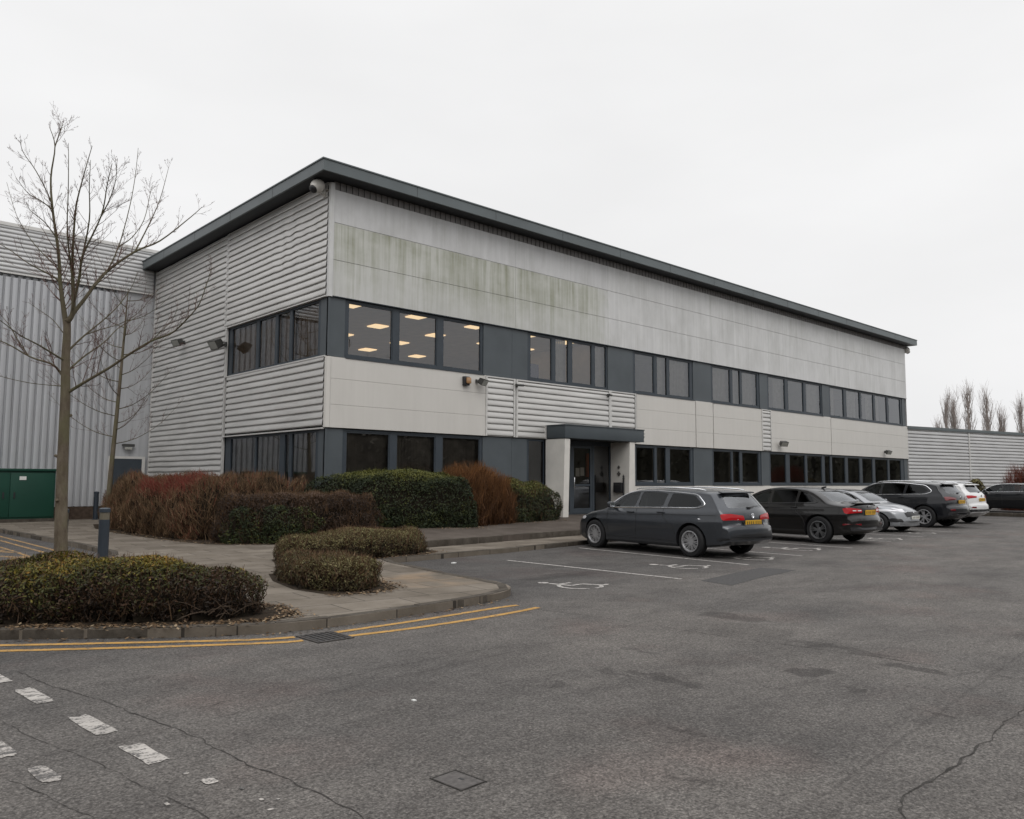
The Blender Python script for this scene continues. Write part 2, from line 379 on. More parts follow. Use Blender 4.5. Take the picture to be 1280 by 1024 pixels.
raised = MB(); raised.prism([(42.4,16.5),(42.9,6),(43.2,-8),(70,-8),(70,30),(42.4,30)], -.03, .16); raised.build('raised_car_park', M['asphalt'], kind='structure')

def kerbline(name, pts, z0, z1, w=.125, L=.915):
    rng = random.Random(len(pts)); m = MB(); q = resample(pts, L)
    for a, b in zip(q, q[1:]):
        d = (b-a); ln = d.length
        if ln < .06: continue
        d.normalize(); nrm = Vector((-d.y,d.x)); n2 = max(1,int(ln/.3))
        jz = rng.uniform(-.004,.004); c = (a+b)/2+nrm*(w/2+rng.uniform(-.004,.004))
        za = z0 if not callable(z0) else z0(c.x,c.y); zb = z1 if not callable(z1) else z1(c.x,c.y)
        rot = Matrix(((d.x,nrm.x,0),(d.y,nrm.y,0),(0,0,1)))
        m.obox((c.x,c.y,(za+zb)/2+jz), ((ln-.008)/2, w/2, (zb-za)/2), rot, .018)
    o = m.build(name, M['kerb'], smooth=40); o['kind'] = 'structure'; return o
kf = resample(front, .3)
kerbline('kerb', [p for p in kf], -.06, .1, L=.6)
kerbline('kerb', [Vector(p) for p in bays], -.06, .1)
kerbline('kerb', [Vector(p) for p in podf], .05, .24)
kerbline('kerb', [Vector(p) for p in island_back[::-1]], -.06, .1)
kerbline('kerb', [Vector(p) for p in [(42.3,16.4),(42.8,6),(43.1,-8)]], -.06, .17)

def stripe(m, pts, w, z=.004):
    p = [Vector(q) for q in pts]; a = offset(p, w/2); b = offset(p, -w/2); o = len(m.v)
    for q, r in zip(a, b): m.v.append((q.x,q.y,z)); m.v.append((r.x,r.y,z))
    for i in range(len(p)-1): m.f.append((o+2*i, o+2*i+1, o+2*i+3, o+2*i+2))
def mark(name, m, mat):
    o = m.build(name, mat); o['kind'] = 'structure'; return o
# white bay lines
m = MB()
for (x0,y0),(x1,y1) in [((10.82,7.73),(10.72,11.75)),((13.62,8.2),(13.98,12.85)),((16.13,8.44),(16.3,13.2)),((19.0,8.67),(19.2,13.6)),((21.82,8.93),(22.0,13.9)),((24.55,9.14),(24.8,14.2)),((27.79,9.45),(28.0,14.6)),((31.21,9.77),(31.4,15)),((35.11,9.95),(35.3,15.2)),((38.4,10.2),(38.6,15.6))]:
    stripe(m, [(x0,y0),((x0*2+x1)/3,(y0*2+y1)/3),((x0+x1*2)/3,(y0+y1*2)/3),(x1,y1)], .085)
mark('bay_lines', m, M['white_paint'])
# wheelchair symbols
def isa(m, cx, cy, s, rz, z=.0045):
    R = lambda x, y: (cx+(x*math.cos(rz)-y*math.sin(rz))*s, cy+(x*math.sin(rz)+y*math.cos(rz))*s)
    w = .085*s
    cir = [R(.10*math.cos(a)-.12, .10*math.sin(a)+.60) for a in np.linspace(0,2*math.pi,13)[:-1]]
    m.add([(x,y,z) for x,y in cir], [tuple(range(12))])
    stripe(m, [R(-.12,.47),R(-.10,.25),R(-.08,.0)], w, z)
    stripe(m, [R(-.10,.27),R(.10,.27),R(.22,.27)], w*.9, z+.0003)
    stripe(m, [R(-.10,.02),R(.12,.02),R(.22,.0),R(.34,-.32)], w, z+.0006)
    stripe(m, [R(.30,-.30),R(.40,-.34),R(.52,-.30)], w*.9, z+.0009)
    arc = [R(-.02+.36*math.cos(a), -.12+.36*math.sin(a)) for a in np.linspace(rad(115), rad(335), 22)]
    stripe(m, arc[:13], w*.9, z+.0012); stripe(m, arc[14:], w*.9, z+.0012)
m = MB()
for cx, cy, s in [(8.95,8.3,.88),(12.45,8.85,.92),(14.85,8.95,1.0),(17.75,9.45,1.1),(22.75,9.6,1.1),(26.2,9.9,1.0)]: isa(m, cx, cy, s, rad(6))
mark('wheelchair_symbols', m, M['white_paint'])
# double yellow lines round the corner kerb, left of the gully and right of it
yo = smooth_path([(-4,12.9),(-1.0,10.45),(.5,9.35),(1.63,8.56),(2.77,7.8),(3.63,7.29),(3.9,7.2)], 5); yi = smooth_path([(-3.9,13.3),(-.9,10.8),(.55,9.7),(1.68,8.84),(2.85,8.02),(3.55,7.55),(3.92,7.4)], 5)
yo2 = smooth_path([(4.36,7.1),(5.12,7.03),(6.02,7.04),(6.6,7.09),(7.05,7.16)], 5); yi2 = smooth_path([(4.36,7.36),(5.38,7.38),(6.38,7.45),(6.8,7.47),(6.98,7.45)], 5)
m = MB()
for p in (yo,yi,yo2,yi2): stripe(m, p, .088)
mark('yellow_lines', m, M['yellow_paint'])
m = MB()
stripe(m, [(4.72,30),(4.66,24.8),(4.66,20),(4.64,18.0),(4.4,17.2)], .09); stripe(m, [(4.42,30),(4.36,23.2),(4.36,19),(4.2,17.5)], .09)
stripe(m, [(3.9,17.45),(3.95,20),(3.9,26)], .08)
for k in range(4):
    stripe(m, [(3.9-.0*k,18.0+1.6*k),(3.4,19.0+1.6*k),(2.6,20.6+1.6*k)], .16); stripe(m, [(3.9,18.6+1.9*k),(3.3,17.6+1.9*k),(2.9,17.0+1.9*k)], .12, .0048)
mark('hatched_yellow_lines', m, M['faded_yellow'])
# worn give-way dashes, ragged ends
def blot(m, c, w, l, rz, rng, rag, z=.004, ex=12):
    P = []
    for k in range(28):
        an = 2*math.pi*k/28; x = math.copysign(abs(math.cos(an))**(2/ex),math.cos(an))*w/2; y = math.copysign(abs(math.sin(an))**(2/ex),math.sin(an))*l/2
        x *= 1+rng.uniform(-rag,rag); y *= 1+rng.uniform(-rag,rag)
        P.append((c[0]+x*math.cos(rz)-y*math.sin(rz), c[1]+x*math.sin(rz)+y*math.cos(rz), z))
    m.add(P, [tuple(range(28))])
rng = random.Random(3); m = MB(); m2 = MB()
for c, w, l in [((1.40,7.45),.12,.45),((1.495,6.66),.115,.52),((1.605,5.64),.125,.52),((1.665,4.87),.125,.40)]: blot(m, c, w, l, rad(4), rng, .11)
for c, w, l in [((1.77,4.21),.07,.10),((1.07,5.48),.12,.34),((1.165,4.88),.10,.30),((1.72,4.40),.03,.04),((1.85,4.0),.02,.03),((1.86,3.8),.02,.03),((1.84,3.66),.03,.02),((1.5,4.05),.02,.05),((1.92,3.75),.02,.02)]: blot(m2, c, w, l, rad(4), rng, .10, .004, 4)
mark('give_way_dashes', m, M['dash_paint']); mark('worn_dashes', m2, M['worn_paint'])
# cracks and the long construction joint
def crack(m, pts, w, rng, j=.02, z=.003):
    q = resample([Vector(p) for p in pts], .05); nn = []
    for i, p in enumerate(q):
        d = (q[min(i+1,len(q)-1)]-q[max(i-1,0)]).normalized(); s = Vector((-d.y,d.x))
        o = noise.noise(Vector((p.x*6,p.y*6,3)))*j+rng.uniform(-1,1)*j*.25; ww = w*(.15+1.3*abs(noise.noise(Vector((p.x*9,p.y*9,7)))))
        nn.append((p+s*(o+ww/2), p+s*(o-ww/2)))
    o = len(m.v)
    for a, b in nn: m.v.append((a.x,a.y,z)); m.v.append((b.x,b.y,z))
    for i in range(len(nn)-1): m.f.append((o+2*i,o+2*i+1,o+2*i+3,o+2*i+2))
m = MB()
crack(m, [(1.56,7.57),(1.67,6.8),(1.82,6.23),(1.9,5.57),(1.98,5.12),(2.01,4.6),(2.03,4.22),(2.08,3.96),(2.1,3.66),(2.12,3.32),(2.13,3.0)], .017, rng, .03)
crack(m, [(1.95,5.5),(2.77,5.67),(3.61,5.72),(4.53,5.74),(5.27,5.7)], .009, rng, .02)
crack(m, [(6.95,7.06),(7.09,6.25),(7.17,4.66),(7.37,3.15),(7.41,2.04),(7.5,0)], .014, rng, .015)
crack(m, [(7.0,1.83),(6.5,1.8),(5.75,1.75),(5.13,1.71),(4.72,1.7),(4.32,1.73),(4.08,1.67),(3.96,1.61),(3.85,1.5)], .02, rng, .03)
crack(m, [(1.2,6.1),(1.28,5.5),(1.38,5.1),(1.45,4.7),(1.5,4.3),(1.56,4.0),(1.58,3.6)], .009, rng, .02)
crack(m, [(1.02,4.9),(1.08,4.6),(1.14,4.35),(1.2,4.1)], .012, rng, .02)
mark('road_cracks', m, M['crack'])
m = MB()
P = [(10.74,6.76),(11.9,6.98),(13.45,7.17),(13.40,7.5),(13.31,7.79),(12.1,7.62),(10.88,7.41),(10.8,7.1)]
m.add([(x,y,.003) for x,y in P], [tuple(range(len(P)))]); mark('asphalt_patch', m, M['patch'])
# gully grate
g = thing('drain_grate', (4.14,7.26,0), 'slotted iron drain grate set in the gutter between the yellow lines', 'drain')
m = MB(); cx, cy = 4.14, 7.2; hx, hy = .2, .22
for x0,x1,y0,y1 in [(cx-hx,cx+hx,cy-hy,cy-hy+.03),(cx-hx,cx+hx,cy+hy-.03,cy+hy),(cx-hx,cx-hx+.03,cy-hy+.03,cy+hy-.03),(cx+hx-.03,cx+hx,cy-hy+.03,cy+hy-.03)]: m.box(x0,x1,y0,y1,-.01,.011)
m.build('frame', M['iron'], g)
m = MB(); m.box(cx-hx+.03,cx+hx-.03,cy-hy+.03,cy+hy-.03,.001,.004); m.build('pit', M['dark'], g)
m = MB()
for k in range(6):
    x = cx-hx+.055+k*.058; m.box(x-.011,x+.011,cy-hy+.03,cy+hy-.03,.0045,.0105)
m.build('bars', M['iron'], g)
g = thing('manhole_cover', (2.72,3.36,0), 'small square iron access cover set flush in the near asphalt', 'manhole cover')
m = MB(); R = Matrix.Rotation(rad(4),3,'Z')
for dx,dy,hx,hy in [(0,.115,.085,.004),(0,-.115,.085,.004),(.085,0,.004,.119),(-.085,0,.004,.119)]: m.obox((2.73+dx,3.36+dy,.0015), (hx,hy,.004), R)
m.build('rim', M['crack'], g)
m = MB(); m.obox((2.73,3.36,.0005), (.079,.109,.0035), R, .002); M['cover'] = plain('cover_iron', (.085,.078,.074), .8, .1, .4, 0, .35, 30); m.build('lid', M['cover'], g)
m = MB(); m.obox((2.75,3.36,.003), (.008,.016,.0022), R); m.build('keyhole', M['dark'], g)
# crumbs of white litter
for k,(x,y,s,lab) in enumerate([(9.55,11.95,.05,'white scrap of litter on the empty bay near the kerb'),(3.45,4.75,.018,'tiny white crumb on the asphalt of the open lane')]):
    m = MB(); m.obox((x,y,s*.22), (s,s*.7,s*.22), Matrix.Rotation(.5+k,3,'Z'), s*.12)
    tag(m.build('litter', M['litter'], base=(x,y,0), smooth=50), lab, 'litter')
# ------------------------------------------------------------------ office building
X0, Y0, X1, YB = 10.73, 18.93, 49.15, 32.25
ZA, ZB, ZC, ZD, ZE, ZF = 2.945, 4.844, 6.50, 9.43, 9.655, 9.95
B = thing('office_building', (X0,Y0,0), 'long two storey grey clad office block with dark overhanging roof edge and ribbon windows', 'building')

def ribbed(m, o, U, V, N, lu, lv, pitch, depth, nu=1, dent=None, prof=None):
    """profiled sheet: ribs run along U, repeat along V, stand out along N"""
    o, U, V, N = Vector(o), Vector(U), Vector(V), Vector(N)
    prof = prof or [(0,-.2),(.20,-.2),(.215,.92),(.27,1.0),(.45,.93),(.75,.78),(.95,.60),(.97,-.2)]
    vals = []; k = 0
    while True:
        for f, d in prof:
            v = (k+f)*pitch
            if v > lv: break
            vals.append((v, d*depth))
        if (k+1)*pitch > lv: break
        k += 1
    vals.append((lv, 0.0)); b = len(m.v)
    for v, d in vals:
        for i in range(nu+1):
            u = lu*i/nu; dd, dv = d, 0.0
            if dent: q = dent(u, v); dd = max(-.012, d*q[0]+q[1]); dv = q[2]
            m.v.append(tuple(o+U*u+V*(v+dv)+N*dd))
    n = nu+1; flip = U.cross(V).dot(N) < 0
    for j in range(len(vals)-1):
        for i in range(nu):
            a = b+j*n+i; q = (a, a+1, a+n+1, a+n); m.f.append(q[::-1] if flip else q)

# -- gable (left) side, ribbed silver sheet --
def dents(u, v):          # oil-canned, knocked-about sheets near the front corner
    w = math.exp(-((u-1.9)/1.5)**2-((v-1.9)/.85)**2)
    a = noise.noise(Vector((u*2.1,v*1.1,1)))*w; b2 = noise.noise(Vector((u*4.3,v*2.7,5)))*w
    wv = noise.noise(Vector((u*.5,v*.3,9)))*.006
    return (1-.9*abs(a), .02*b2, wv+.055*a+.02*b2)
m = MB(); ribbed(m, (X0,Y0+.09,ZC), (0,1,0), (0,0,1), (-1,0,0), 6.55, ZE-ZC-.03, .192, .045, 70, dents); m.build('ribbed_cladding', M['ribs'], B, smooth=50)
wav = lambda u, v: (1, 0, noise.noise(Vector((u*.6,v*.4,2)))*.006)
m = MB(); ribbed(m, (X0,Y0+.09,ZB+.04), (0,1,0), (0,0,-1), (-1,0,0), 6.2, ZB-ZA, .192, .045, 16, wav, [(0,-.2),(.03,-.2),(.05,.62),(.25,.78),(.55,.93),(.73,1.0),(.785,.92),(.80,-.2)]); m.build('ribbed_cladding', M['ribs'], B, smooth=50)
m = MB(); ribbed(m, (X0,25.46,.25), (0,1,0), (0,0,1), (-1,0,0), YB-25.46, ZE-.25-.03, .192, .045, 24, lambda u,v: (1,.006*noise.noise(Vector((u*2,v*2,3))),.014*noise.noise(Vector((u*.8,v*.5,4))))); m.build('ribbed_cladding', M['ribs'], B, smooth=50)
fl = []
fl.append((X0-.044,X0+.03,25.36,25.44,.25,ZC)); fl.append((X0-.04,X0+.03,25.385,25.425,ZC+.003,ZE-.01))                     # seam posts
fl.append((X0-.05,X0+.03,YB-.09,YB,.25,ZE-.01)); fl.append((X0-.05,X0+.06,Y0+.085,25.355,ZB-.012,ZB+.026)); fl.append((X0-.05,X0+.06,Y0+.09,25.355,ZA-.045,ZA-.006))
fl.append((X0-.05,X0+.06,Y0+.085,25.35,ZC-.035,ZC-.002))
each('flashing_trim', fl, M['flashing'], B)
# rounded corner trims
def corner_trim(z0, z1, mat, r=.09):
    m = MB(); P = [(X0+r-r*math.cos(a), Y0+r-r*math.sin(a)) for a in np.linspace(0, math.pi/2, 9)]
    P = [(X0,Y0+r+.005)]+P+[(X0+r+.03,Y0)]; o = len(m.v)
    P = [(x-.012 if i<6 else x, y-.012 if i>4 else y) for i,(x,y) in enumerate(P)]
    for x, y in P: m.v.append((x,y,z0)); m.v.append((x,y,z1))
    for i in range(len(P)-1): m.f.append((2*i,2*i+2,2*i+3,2*i+1))
    m.add([(x,y,z0) for x,y in P]+[(X0+.13,Y0+.1,z0)], [tuple(range(len(P)+1))])
    m.build('corner_trim', mat, B, smooth=40)
corner_trim(ZC-.03, ZE-.04, M['panel_grey']); corner_trim(ZA, ZB, M['panel_white'])
# structural backing so nothing is see-through
m = MB()
m.box(X0+.12,X1-.02,Y0+.16,YB-.02,ZC+.28,ZE-.02)             # roof void
m.box(X0+.05,X1-.03,Y0+.05,Y0+.158,ZC+.03,ZE-.03); m.box(X0+.05,X1-.03,Y0+.05,Y0+.158,ZA+.03,ZB-.03)
m.box(X0+.05,X0+.118,Y0+.16,YB-.02,ZC+.03,ZE-.03); m.box(X0+.05,X0+.118,Y0+.16,YB-.02,ZA+.03,ZB-.03); m.box(X0+.05,X0+.118,25.47,YB-.02,.2,ZA+.028); m.box(X0+.05,X0+.118,25.47,YB-.02,ZB-.028,ZC+.028)
m.box(X0+.02,X0+.118,Y0+.16,25.46,.2,1.15)
m.box(X1-.3,X1-.021,Y0+.16,YB-.02,.1,ZC+.278); m.box(X0+.12,X1-.31,YB-.3,YB-.02,.1,ZC+.278)
m.build('backing_wall', M['dark'], B)
m = MB(); m.box(X1-.02,X1,Y0+.02,YB,.1,ZE-.02); m.build('side_wall', M['ribs_h'], B)
# -- roof: fascia, soffit, deck --
OV = .56
m = MB(); xa, xb, ya, yb = X0-OV, X1+.42, Y0-OV, YB+.1
m.box(xa,xb,ya,ya+.06,ZE,ZF); m.box(xa,xa+.06,ya+.06,yb,ZE,ZF); m.box(xb-.06,xb,ya+.06,yb,ZE,ZF)
ft = MB()
ft.box(xa-.025,xb+.025,ya-.025,ya+.12,ZF,ZF+.035); ft.box(xa-.025,xa+.12,ya+.12,yb,ZF,ZF+.035); ft.box(xb-.12,xb+.025,ya+.12,yb,ZF,ZF+.035)
fo = m.build('fascia', M['fascia'], B)
ft.v = [(x-X0,y-Y0,z) for x,y,z in ft.v]; ft.build('coping', M['fascia'], fo, base=(0,0,0))
j = []
for k in range(1,13): x = xa+k*3.02-X0; j.append((x-.006,x+.006,ya-.003-Y0,ya-Y0,ZE+.004,ZF-.004))
for k in range(1,5): y = ya+k*2.9-Y0; j.append((xa-.003-X0,xa-X0,y-.006,y+.006,ZE+.004,ZF-.004))
each('fascia_joint', j, M['dark'], fo, base=(0,0,0))
m = MB(); m.box(xa+.06,xb-.06,ya+.06,yb,ZE+.012,ZE+.05); m.build('soffit', M['soffit'], B)
m = MB(); m.box(xa+.061,xb-.061,ya+.061,yb-.01,ZF-.12,ZF-.03); m.build('roof', M['fascia'], B)
# dark ventilated strip of sheet ends between the top panels and the soffit
m = MB(); x = X0+.12
while x < X1-.05:
    m.box(x,x+.105,Y0+.02,Y0+.05,ZD+.012,ZE+.008); m.box(x+.115,x+.17,Y0+.032,Y0+.05,ZD+.012,ZE+.008); x += .192
m.build('vent_strip', M['vent'], B)
# -- upper metal panels --
colsU = [X0+.125,17.58,22.2,28.86,33.5,39.48,X1]
for i,(a,b2) in enumerate(zip(colsU, colsU[1:])):
    m = MB()
    for z0, z1 in ((ZC,7.485),(7.497,8.515),(8.527,ZD)): m.box(a+.004,b2-.004,Y0,Y0+.048,z0,z1)
    m.build('wall_panel', M['panel_green'] if b2 < 22.3 else M['panel_grey'], B, label='grey wall panel streaked with green algae' if b2 < 22.3 else 'clean grey wall panel')
m = MB(); m.box(X0+.1,X1,Y0-.006,Y0+.14,ZC-.022,ZC-.001); m.build('drip_edge', M['slate'], B)
# -- off-white band and its ribbed inserts --
for a, b2 in [(X0+.125,16.33),(23.82,27.62),(27.66,28.88),(28.92,32.76),(33.6,39.43),(39.47,X1)]:
    m = MB()
    for z0, z1 in ((ZA,3.56),(3.566,4.26),(4.266,ZB)): m.box(a+.006,b2-.006,Y0,Y0+.048,z0,z1)
    m.build('wall_panel', M['panel_white'], B, label='plain off white wall panel')
pr = [(0,-.25),(.17,-.25),(.17,.9),(.24,1),(.5,.92),(.80,.8),(.955,.7),(.965,-.25)]
for a, b2, z0 in [(16.40,17.50,ZA),(17.70,18.95,ZA),(18.95,22.20,ZA+.376),(22.36,23.68,ZA),(32.83,33.50,ZA)]:
    m = MB(); ribbed(m, (a,Y0+.03,z0), (1,0,0), (0,0,1), (0,-1,0), b2-a, ZB-.06-z0, .188, .045, 1, None, pr); m.build('louvre_panel', M['ribs'], B, smooth=45)
fl = []
for x in (16.36,23.75,33.55,32.795): fl.append((x-.03,x+.03,Y0-.022,Y0+.04,ZA,ZB-.01))
for x in (17.545,17.655,22.245,22.315): fl.append((x-.035,x+.035,Y0-.024,Y0+.04,ZA,ZB-.01))
for a, b2 in [(16.395,17.505),(17.695,22.205),(22.355,23.715),(32.83,33.515)]: fl.append((a,b2,Y0-.020,Y0+.04,ZB-.052,ZB-.012))
fl.append((18.93,18.97,Y0-.05,Y0+.04,ZA,3.42))
each('flashing_trim', fl, M['flashing'], B)
# -- windows --
def window(glass, z0, z1, x0, x1, blinds=(), fr=.055, glassmat='glass'):
    """ribbon window: dark frame with mullions filling the gaps between the lights, panes set back"""
    ya, yb = Y0+.085, Y0+.145
    m = MB(); m.box(x0,x1,ya,yb,z0,z0+.075); m.box(x0,x1,ya,yb,z1-.06,z1)
    ed = [x0]+[q for g in glass for q in g]+[x1]
    for a, b2 in zip(ed[::2], ed[1::2]):
        if b2-a > .004: m.box(a,b2,ya+.001,yb-.001,z0+.0755,z1-.0605)
    for a, b2 in glass:               # opening lights have a second, inner frame
        if b2-a > .9:
            for p,q,r,s2 in ((a,a+.035,z0+.076,z1-.061),(b2-.035,b2,z0+.076,z1-.061)): m.box(p,q,ya+.012,yb-.004,r,s2)
            m.box(a+.036,b2-.036,ya+.012,yb-.004,z0+.076,z0+.11); m.box(a+.036,b2-.036,ya+.012,yb-.004,z1-.095,z1-.061)
    w = m.build('window', M['slate'], B)
    g = MB()
    for a, b2 in glass: g.quad((a-X0,.125,z0+.07),(b2-X0,.125,z0+.07),(b2-X0,.125,z1-.055),(a-X0,.125,z1-.055))
    g.build('pane', M[glassmat], w, base=(0,0,0))
    s = MB(); s.box(x0-X0-.01,x1-X0+.01,-.02,.084,z0-.03,z0-.002); s.build('sill', M['slate'], w, base=(0,0,0))
    if blinds:
        for a, b2, mt in blinds:
            bl = MB(); x = a
            while x < b2-.05:
                dx = .056*math.cos(.12); dy = .056*math.sin(.12)
                bl.quad((x-X0,.30-dy,z0+.04),(x+2*dx-X0,.30+dy,z0+.04),(x+2*dx-X0,.30+dy,z1),(x-X0,.30-dy,z1)); x += .105
            bl.build('vertical_blind', M[mt], w, base=(0,0,0))
    return w
def infill(xs, z0, z1):
    for a, b2 in zip(xs, xs[1:]):
        m = MB(); m.box(a+.004,b2-.004,Y0+.06,Y0+.11,z0-.02,z1-.003); m.build('infill_panel', M['infill'], B)
z0, z1 = ZB+.022, ZC-.024
window([(11.40,12.87),(13.08,14.46),(14.68,16.19)], z0, z1, 11.30, 16.26)
infill([16.265,17.49,18.19], z0, z1)
window([(18.33,19.37),(19.54,20.16),(20.36,21.41),(21.57,22.17)], z0, z1, 18.2, 22.23, [(19.5,20.2,'blind_pale'),(21.55,22.2,'blind_pale')])
infill([22.235,23.68], z0, z1)
window([(23.83,25.02),(25.2,25.82),(25.99,27.39)], z0, z1, 23.69, 27.56, [(25.2,27.4,'blind_pale')])
infill([27.565,28.86], z0, z1)
window([(29.01,30.37),(30.56,31.14),(31.30,32.58)], z0, z1, 28.87, 32.73, [(29.0,32.6,'blind_pale')])
infill([32.735,33.42], z0, z1)
window([(33.55,35.07),(35.35,36.85),(37.08,38.62)], z0, z1, 33.43, 38.72, [(34.3,35.1,'blind_pale'),(37.6,38.6,'blind_pale')])
infill([38.725,39.47], z0, z1)
window([(39.62,41.15),(41.45,43.06),(43.25,44.76),(44.99,46.52),(46.78,48.41)], z0, z1, 39.48, 48.6, [(39.6,40.4,'blind_pale'),(41.5,43.0,'blind_pale'),(44.2,45.9,'blind_pale')])
infill([48.605,49.05], z0, z1)
z0, z1 = 1.42, ZA-.024
window([(11.42,12.84),(13.06,14.46),(14.70,16.18)], z0, z1, 11.31, 16.26, [(11.4,16.2,'blind_dark')])
infill([16.265,17.49,18.17], z0, z1)
window([(18.28,18.98)], z0, z1, 18.18, 18.995)
window([(23.86,25.0),(25.13,25.7),(25.95,27.36)], z0, z1, 23.70, 27.52, [(25.1,25.8,'blind_dark')])
infill([27.525,28.86], z0, z1)
window([(28.99,30.36),(30.47,31.0),(31.2,32.58)], z0, z1, 28.87, 32.75, [(30.4,31.1,'blind_dark')])
infill([32.755,33.46], z0, z1)
window([(33.58,35.0),(35.33,36.84),(37.03,38.56),(38.84,39.42)], z0, z1, 33.47, 39.5)
window([(39.62,41.1),(41.39,42.8),(43.1,44.4),(44.7,46.38),(46.6,48.2)], z0, z1, 39.51, 48.6)
infill([48.605,49.05], z0, z1)
# low walls under the ground floor windows
m = MB(); m.box(X0+.06,18.99,Y0,Y0+.12,.2,1.385); m.box(23.0,X1,Y0,Y0+.12,.2,1.385); m.build('plinth_wall', M['white_render'], B)
# gable side windows, with vertical blinds
def window_l(glass, z0, z1, y0, y1, mt, blinds):
    xa, xb = X0+.055, X0+.115
    m = MB(); m.box(xa,xb,y0,y1,z0,z0+.075); m.box(xa,xb,y0,y1,z1-.06,z1)
    ed = [y0]+[q for g in glass for q in g]+[y1]
    for a, b2 in zip(ed[::2], ed[1::2]): m.box(xa+.001,xb-.001,a,b2,z0+.0755,z1-.0605)
    w = m.build('window', M['slate'], B); g = MB()
    for a, b2 in glass: g.quad((.095,b2-Y0,z0+.07),(.095,a-Y0,z0+.07),(.095,a-Y0,z1-.055),(.095,b2-Y0,z1-.055))
    g.build('pane', M['glass'], w, base=(0,0,0))
    bl = MB()
    for a, b2 in blinds:
        y = a
        while y < b2:
            bl.quad((.31,y-Y0,z0+.03),(.24,y+.125-Y0,z0+.03),(.24,y+.125-Y0,z1),(.31,y-Y0,z1)); y += .112
    bl.build('vertical_blind', M[mt], w, base=(0,0,0))
window_l([(19.53,21.02),(21.19,21.91),(22.09,23.15),(23.35,25.1)], ZB+.03, ZC-.04, 19.37, 25.35, 'blind', [(19.5,25.2)])
window_l([(19.5,20.85),(21.02,21.28),(21.58,23.1),(23.2,24.95)], 1.15, ZA-.05, 19.33, 25.35, 'blind_dark', [(19.5,25.2)])
m = MB(); m.box(X0+.03,X0+.1,Y0+.035,19.36,ZB+.02,ZC-.03); m.box(X0+.03,11.29,Y0+.055,Y0+.11,ZB+.019,ZC-.023); m.build('infill_panel', M['infill'], B)
m = MB(); m.box(X0+.03,X0+.1,Y0+.035,19.32,1.0,ZA-.04); m.box(X0+.03,11.30,Y0+.055,Y0+.11,1.39,ZA-.023); m.build('infill_panel', M['infill'], B)
# -- interiors seen through the glass --
m = MB(); m.box(X0+.13,X1-.31,Y0+.17,YB-.31,4.0,4.3); m.build('floor_slab', M['carpet'], B)
m = MB(); m.box(X0+.13,X1-.31,Y0+.16,YB-.31,ZC+.2,ZC+.27); m.build('office_ceiling', M['int_ceil'], B)
m = MB(); m.box(X0+.13,X1-.31,YB-.5,YB-.32,4.31,ZC+.19); m.box(22.35,22.5,Y0+.5,YB-.51,4.31,ZC+.19); m.box(28.2,28.3,Y0+.5,YB-.51,4.31,ZC+.19); m.box(39.0,39.1,Y0+.5,YB-.51,4.31,ZC+.19); m.build('office_partition', M['int_wall'], B)
m = MB(); m.box(X0+.13,X1-.31,Y0+4.6,Y0+4.75,.12,3.99); m.box(X0+.2,X0+.35,25.6,25.7,.12,3.9); m.build('back_partition', M['int_dark'], B)
m = MB(); m.box(X0+.13,X1-.31,Y0+.17,Y0+4.59,.1,.14); m.build('office_floor', M['carpet'], B)
# lit ceiling panels upstairs
k = 0
for i, x in enumerate((12.3,14.7,17.1,19.5,21.5)):
    for j2, y in enumerate((20.4,22.6,24.8,27.0,29.4)):
        if (i,j2) in ((0,3),(3,2),(4,3)): continue
        m = MB(); m.box(x-.26,x+.26,y-.26,y+.26,ZC+.165,ZC+.197)
        tag(m.build('ceiling_light', M['lamp'], base=(x,y,ZC+.18)), 'lit square panel in the ceiling behind the upstairs windows', 'ceiling light', 'lit ceiling panels in the upstairs office')
# blue chair back by an upstairs window
c = thing('office_chair', (19.0,Y0+.75,4.3), 'blue backed office chair standing behind an upstairs window', 'chair'); M['blue'] = plain('blue_cloth', (.06,.075,.22), .8)
m = MB(); m.obox((19.0,Y0+.62,5.22), (.24,.045,.32), None, .04); m.build('backrest', M['blue'], c, smooth=60)
m = MB(); m.obox((19.0,Y0+.86,4.8), (.25,.25,.045), None, .03); m.build('seat', M['blue'], c, smooth=60)
m = MB(); m.box(18.97,19.03,Y0+.83,Y0+.89,4.36,4.755); m.box(18.75,19.25,Y0+.83,Y0+.89,4.3,4.355); m.box(18.97,19.03,Y0+.60,Y0+.829,4.3,4.35); m.build('base', M['black'], c)
# -- entrance: canopy, splayed white fins, glazed door --
M['canopy'] = plain('canopy_slate', (.060,.072,.080), .5, 0, .3, 0, .12, .8)
CX0, CX1, CD = 18.98, 23.09, .90
cn = MB(); cn.box(CX0,CX1,Y0-CD,Y0-.052,2.955,3.375,.006); co = cn.build('entrance_canopy', M['canopy'], B, smooth=30)
m = MB(); m.box(CX0-.02-X0,CX1+.02-X0,-CD-.02,-.055,3.376,3.405); m.build('capping', M['canopy'], co, base=(0,0,0))
m = MB(); m.box(19.3-X0,22.3-X0,-CD+.05,-.06,2.935,2.953); m.build('canopy_soffit', M['dark'], co, base=(0,0,0))
def fin(xa, xb):
    m = MB(); P = [(Y0+.02,.2),(Y0-.775,.2),(Y0-.865,2.93),(Y0+.02,2.93)]
    m.add([(xa,y,z) for y,z in P]+[(xb,y,z) for y,z in P], [(0,1,2,3),(7,6,5,4),(0,4,5,1),(1,5,6,2),(2,6,7,3),(3,7,4,0)])
    m.build('entrance_fin', M['white_render'], B)
fin(19.0,19.25); fin(22.33,22.61)
m = MB(); m.box(22.612,23.69,Y0-.001,Y0+.1,.2,2.94); m.build('plinth_wall', M['white_render'], B)
d = MB(); yd = Y0+.02
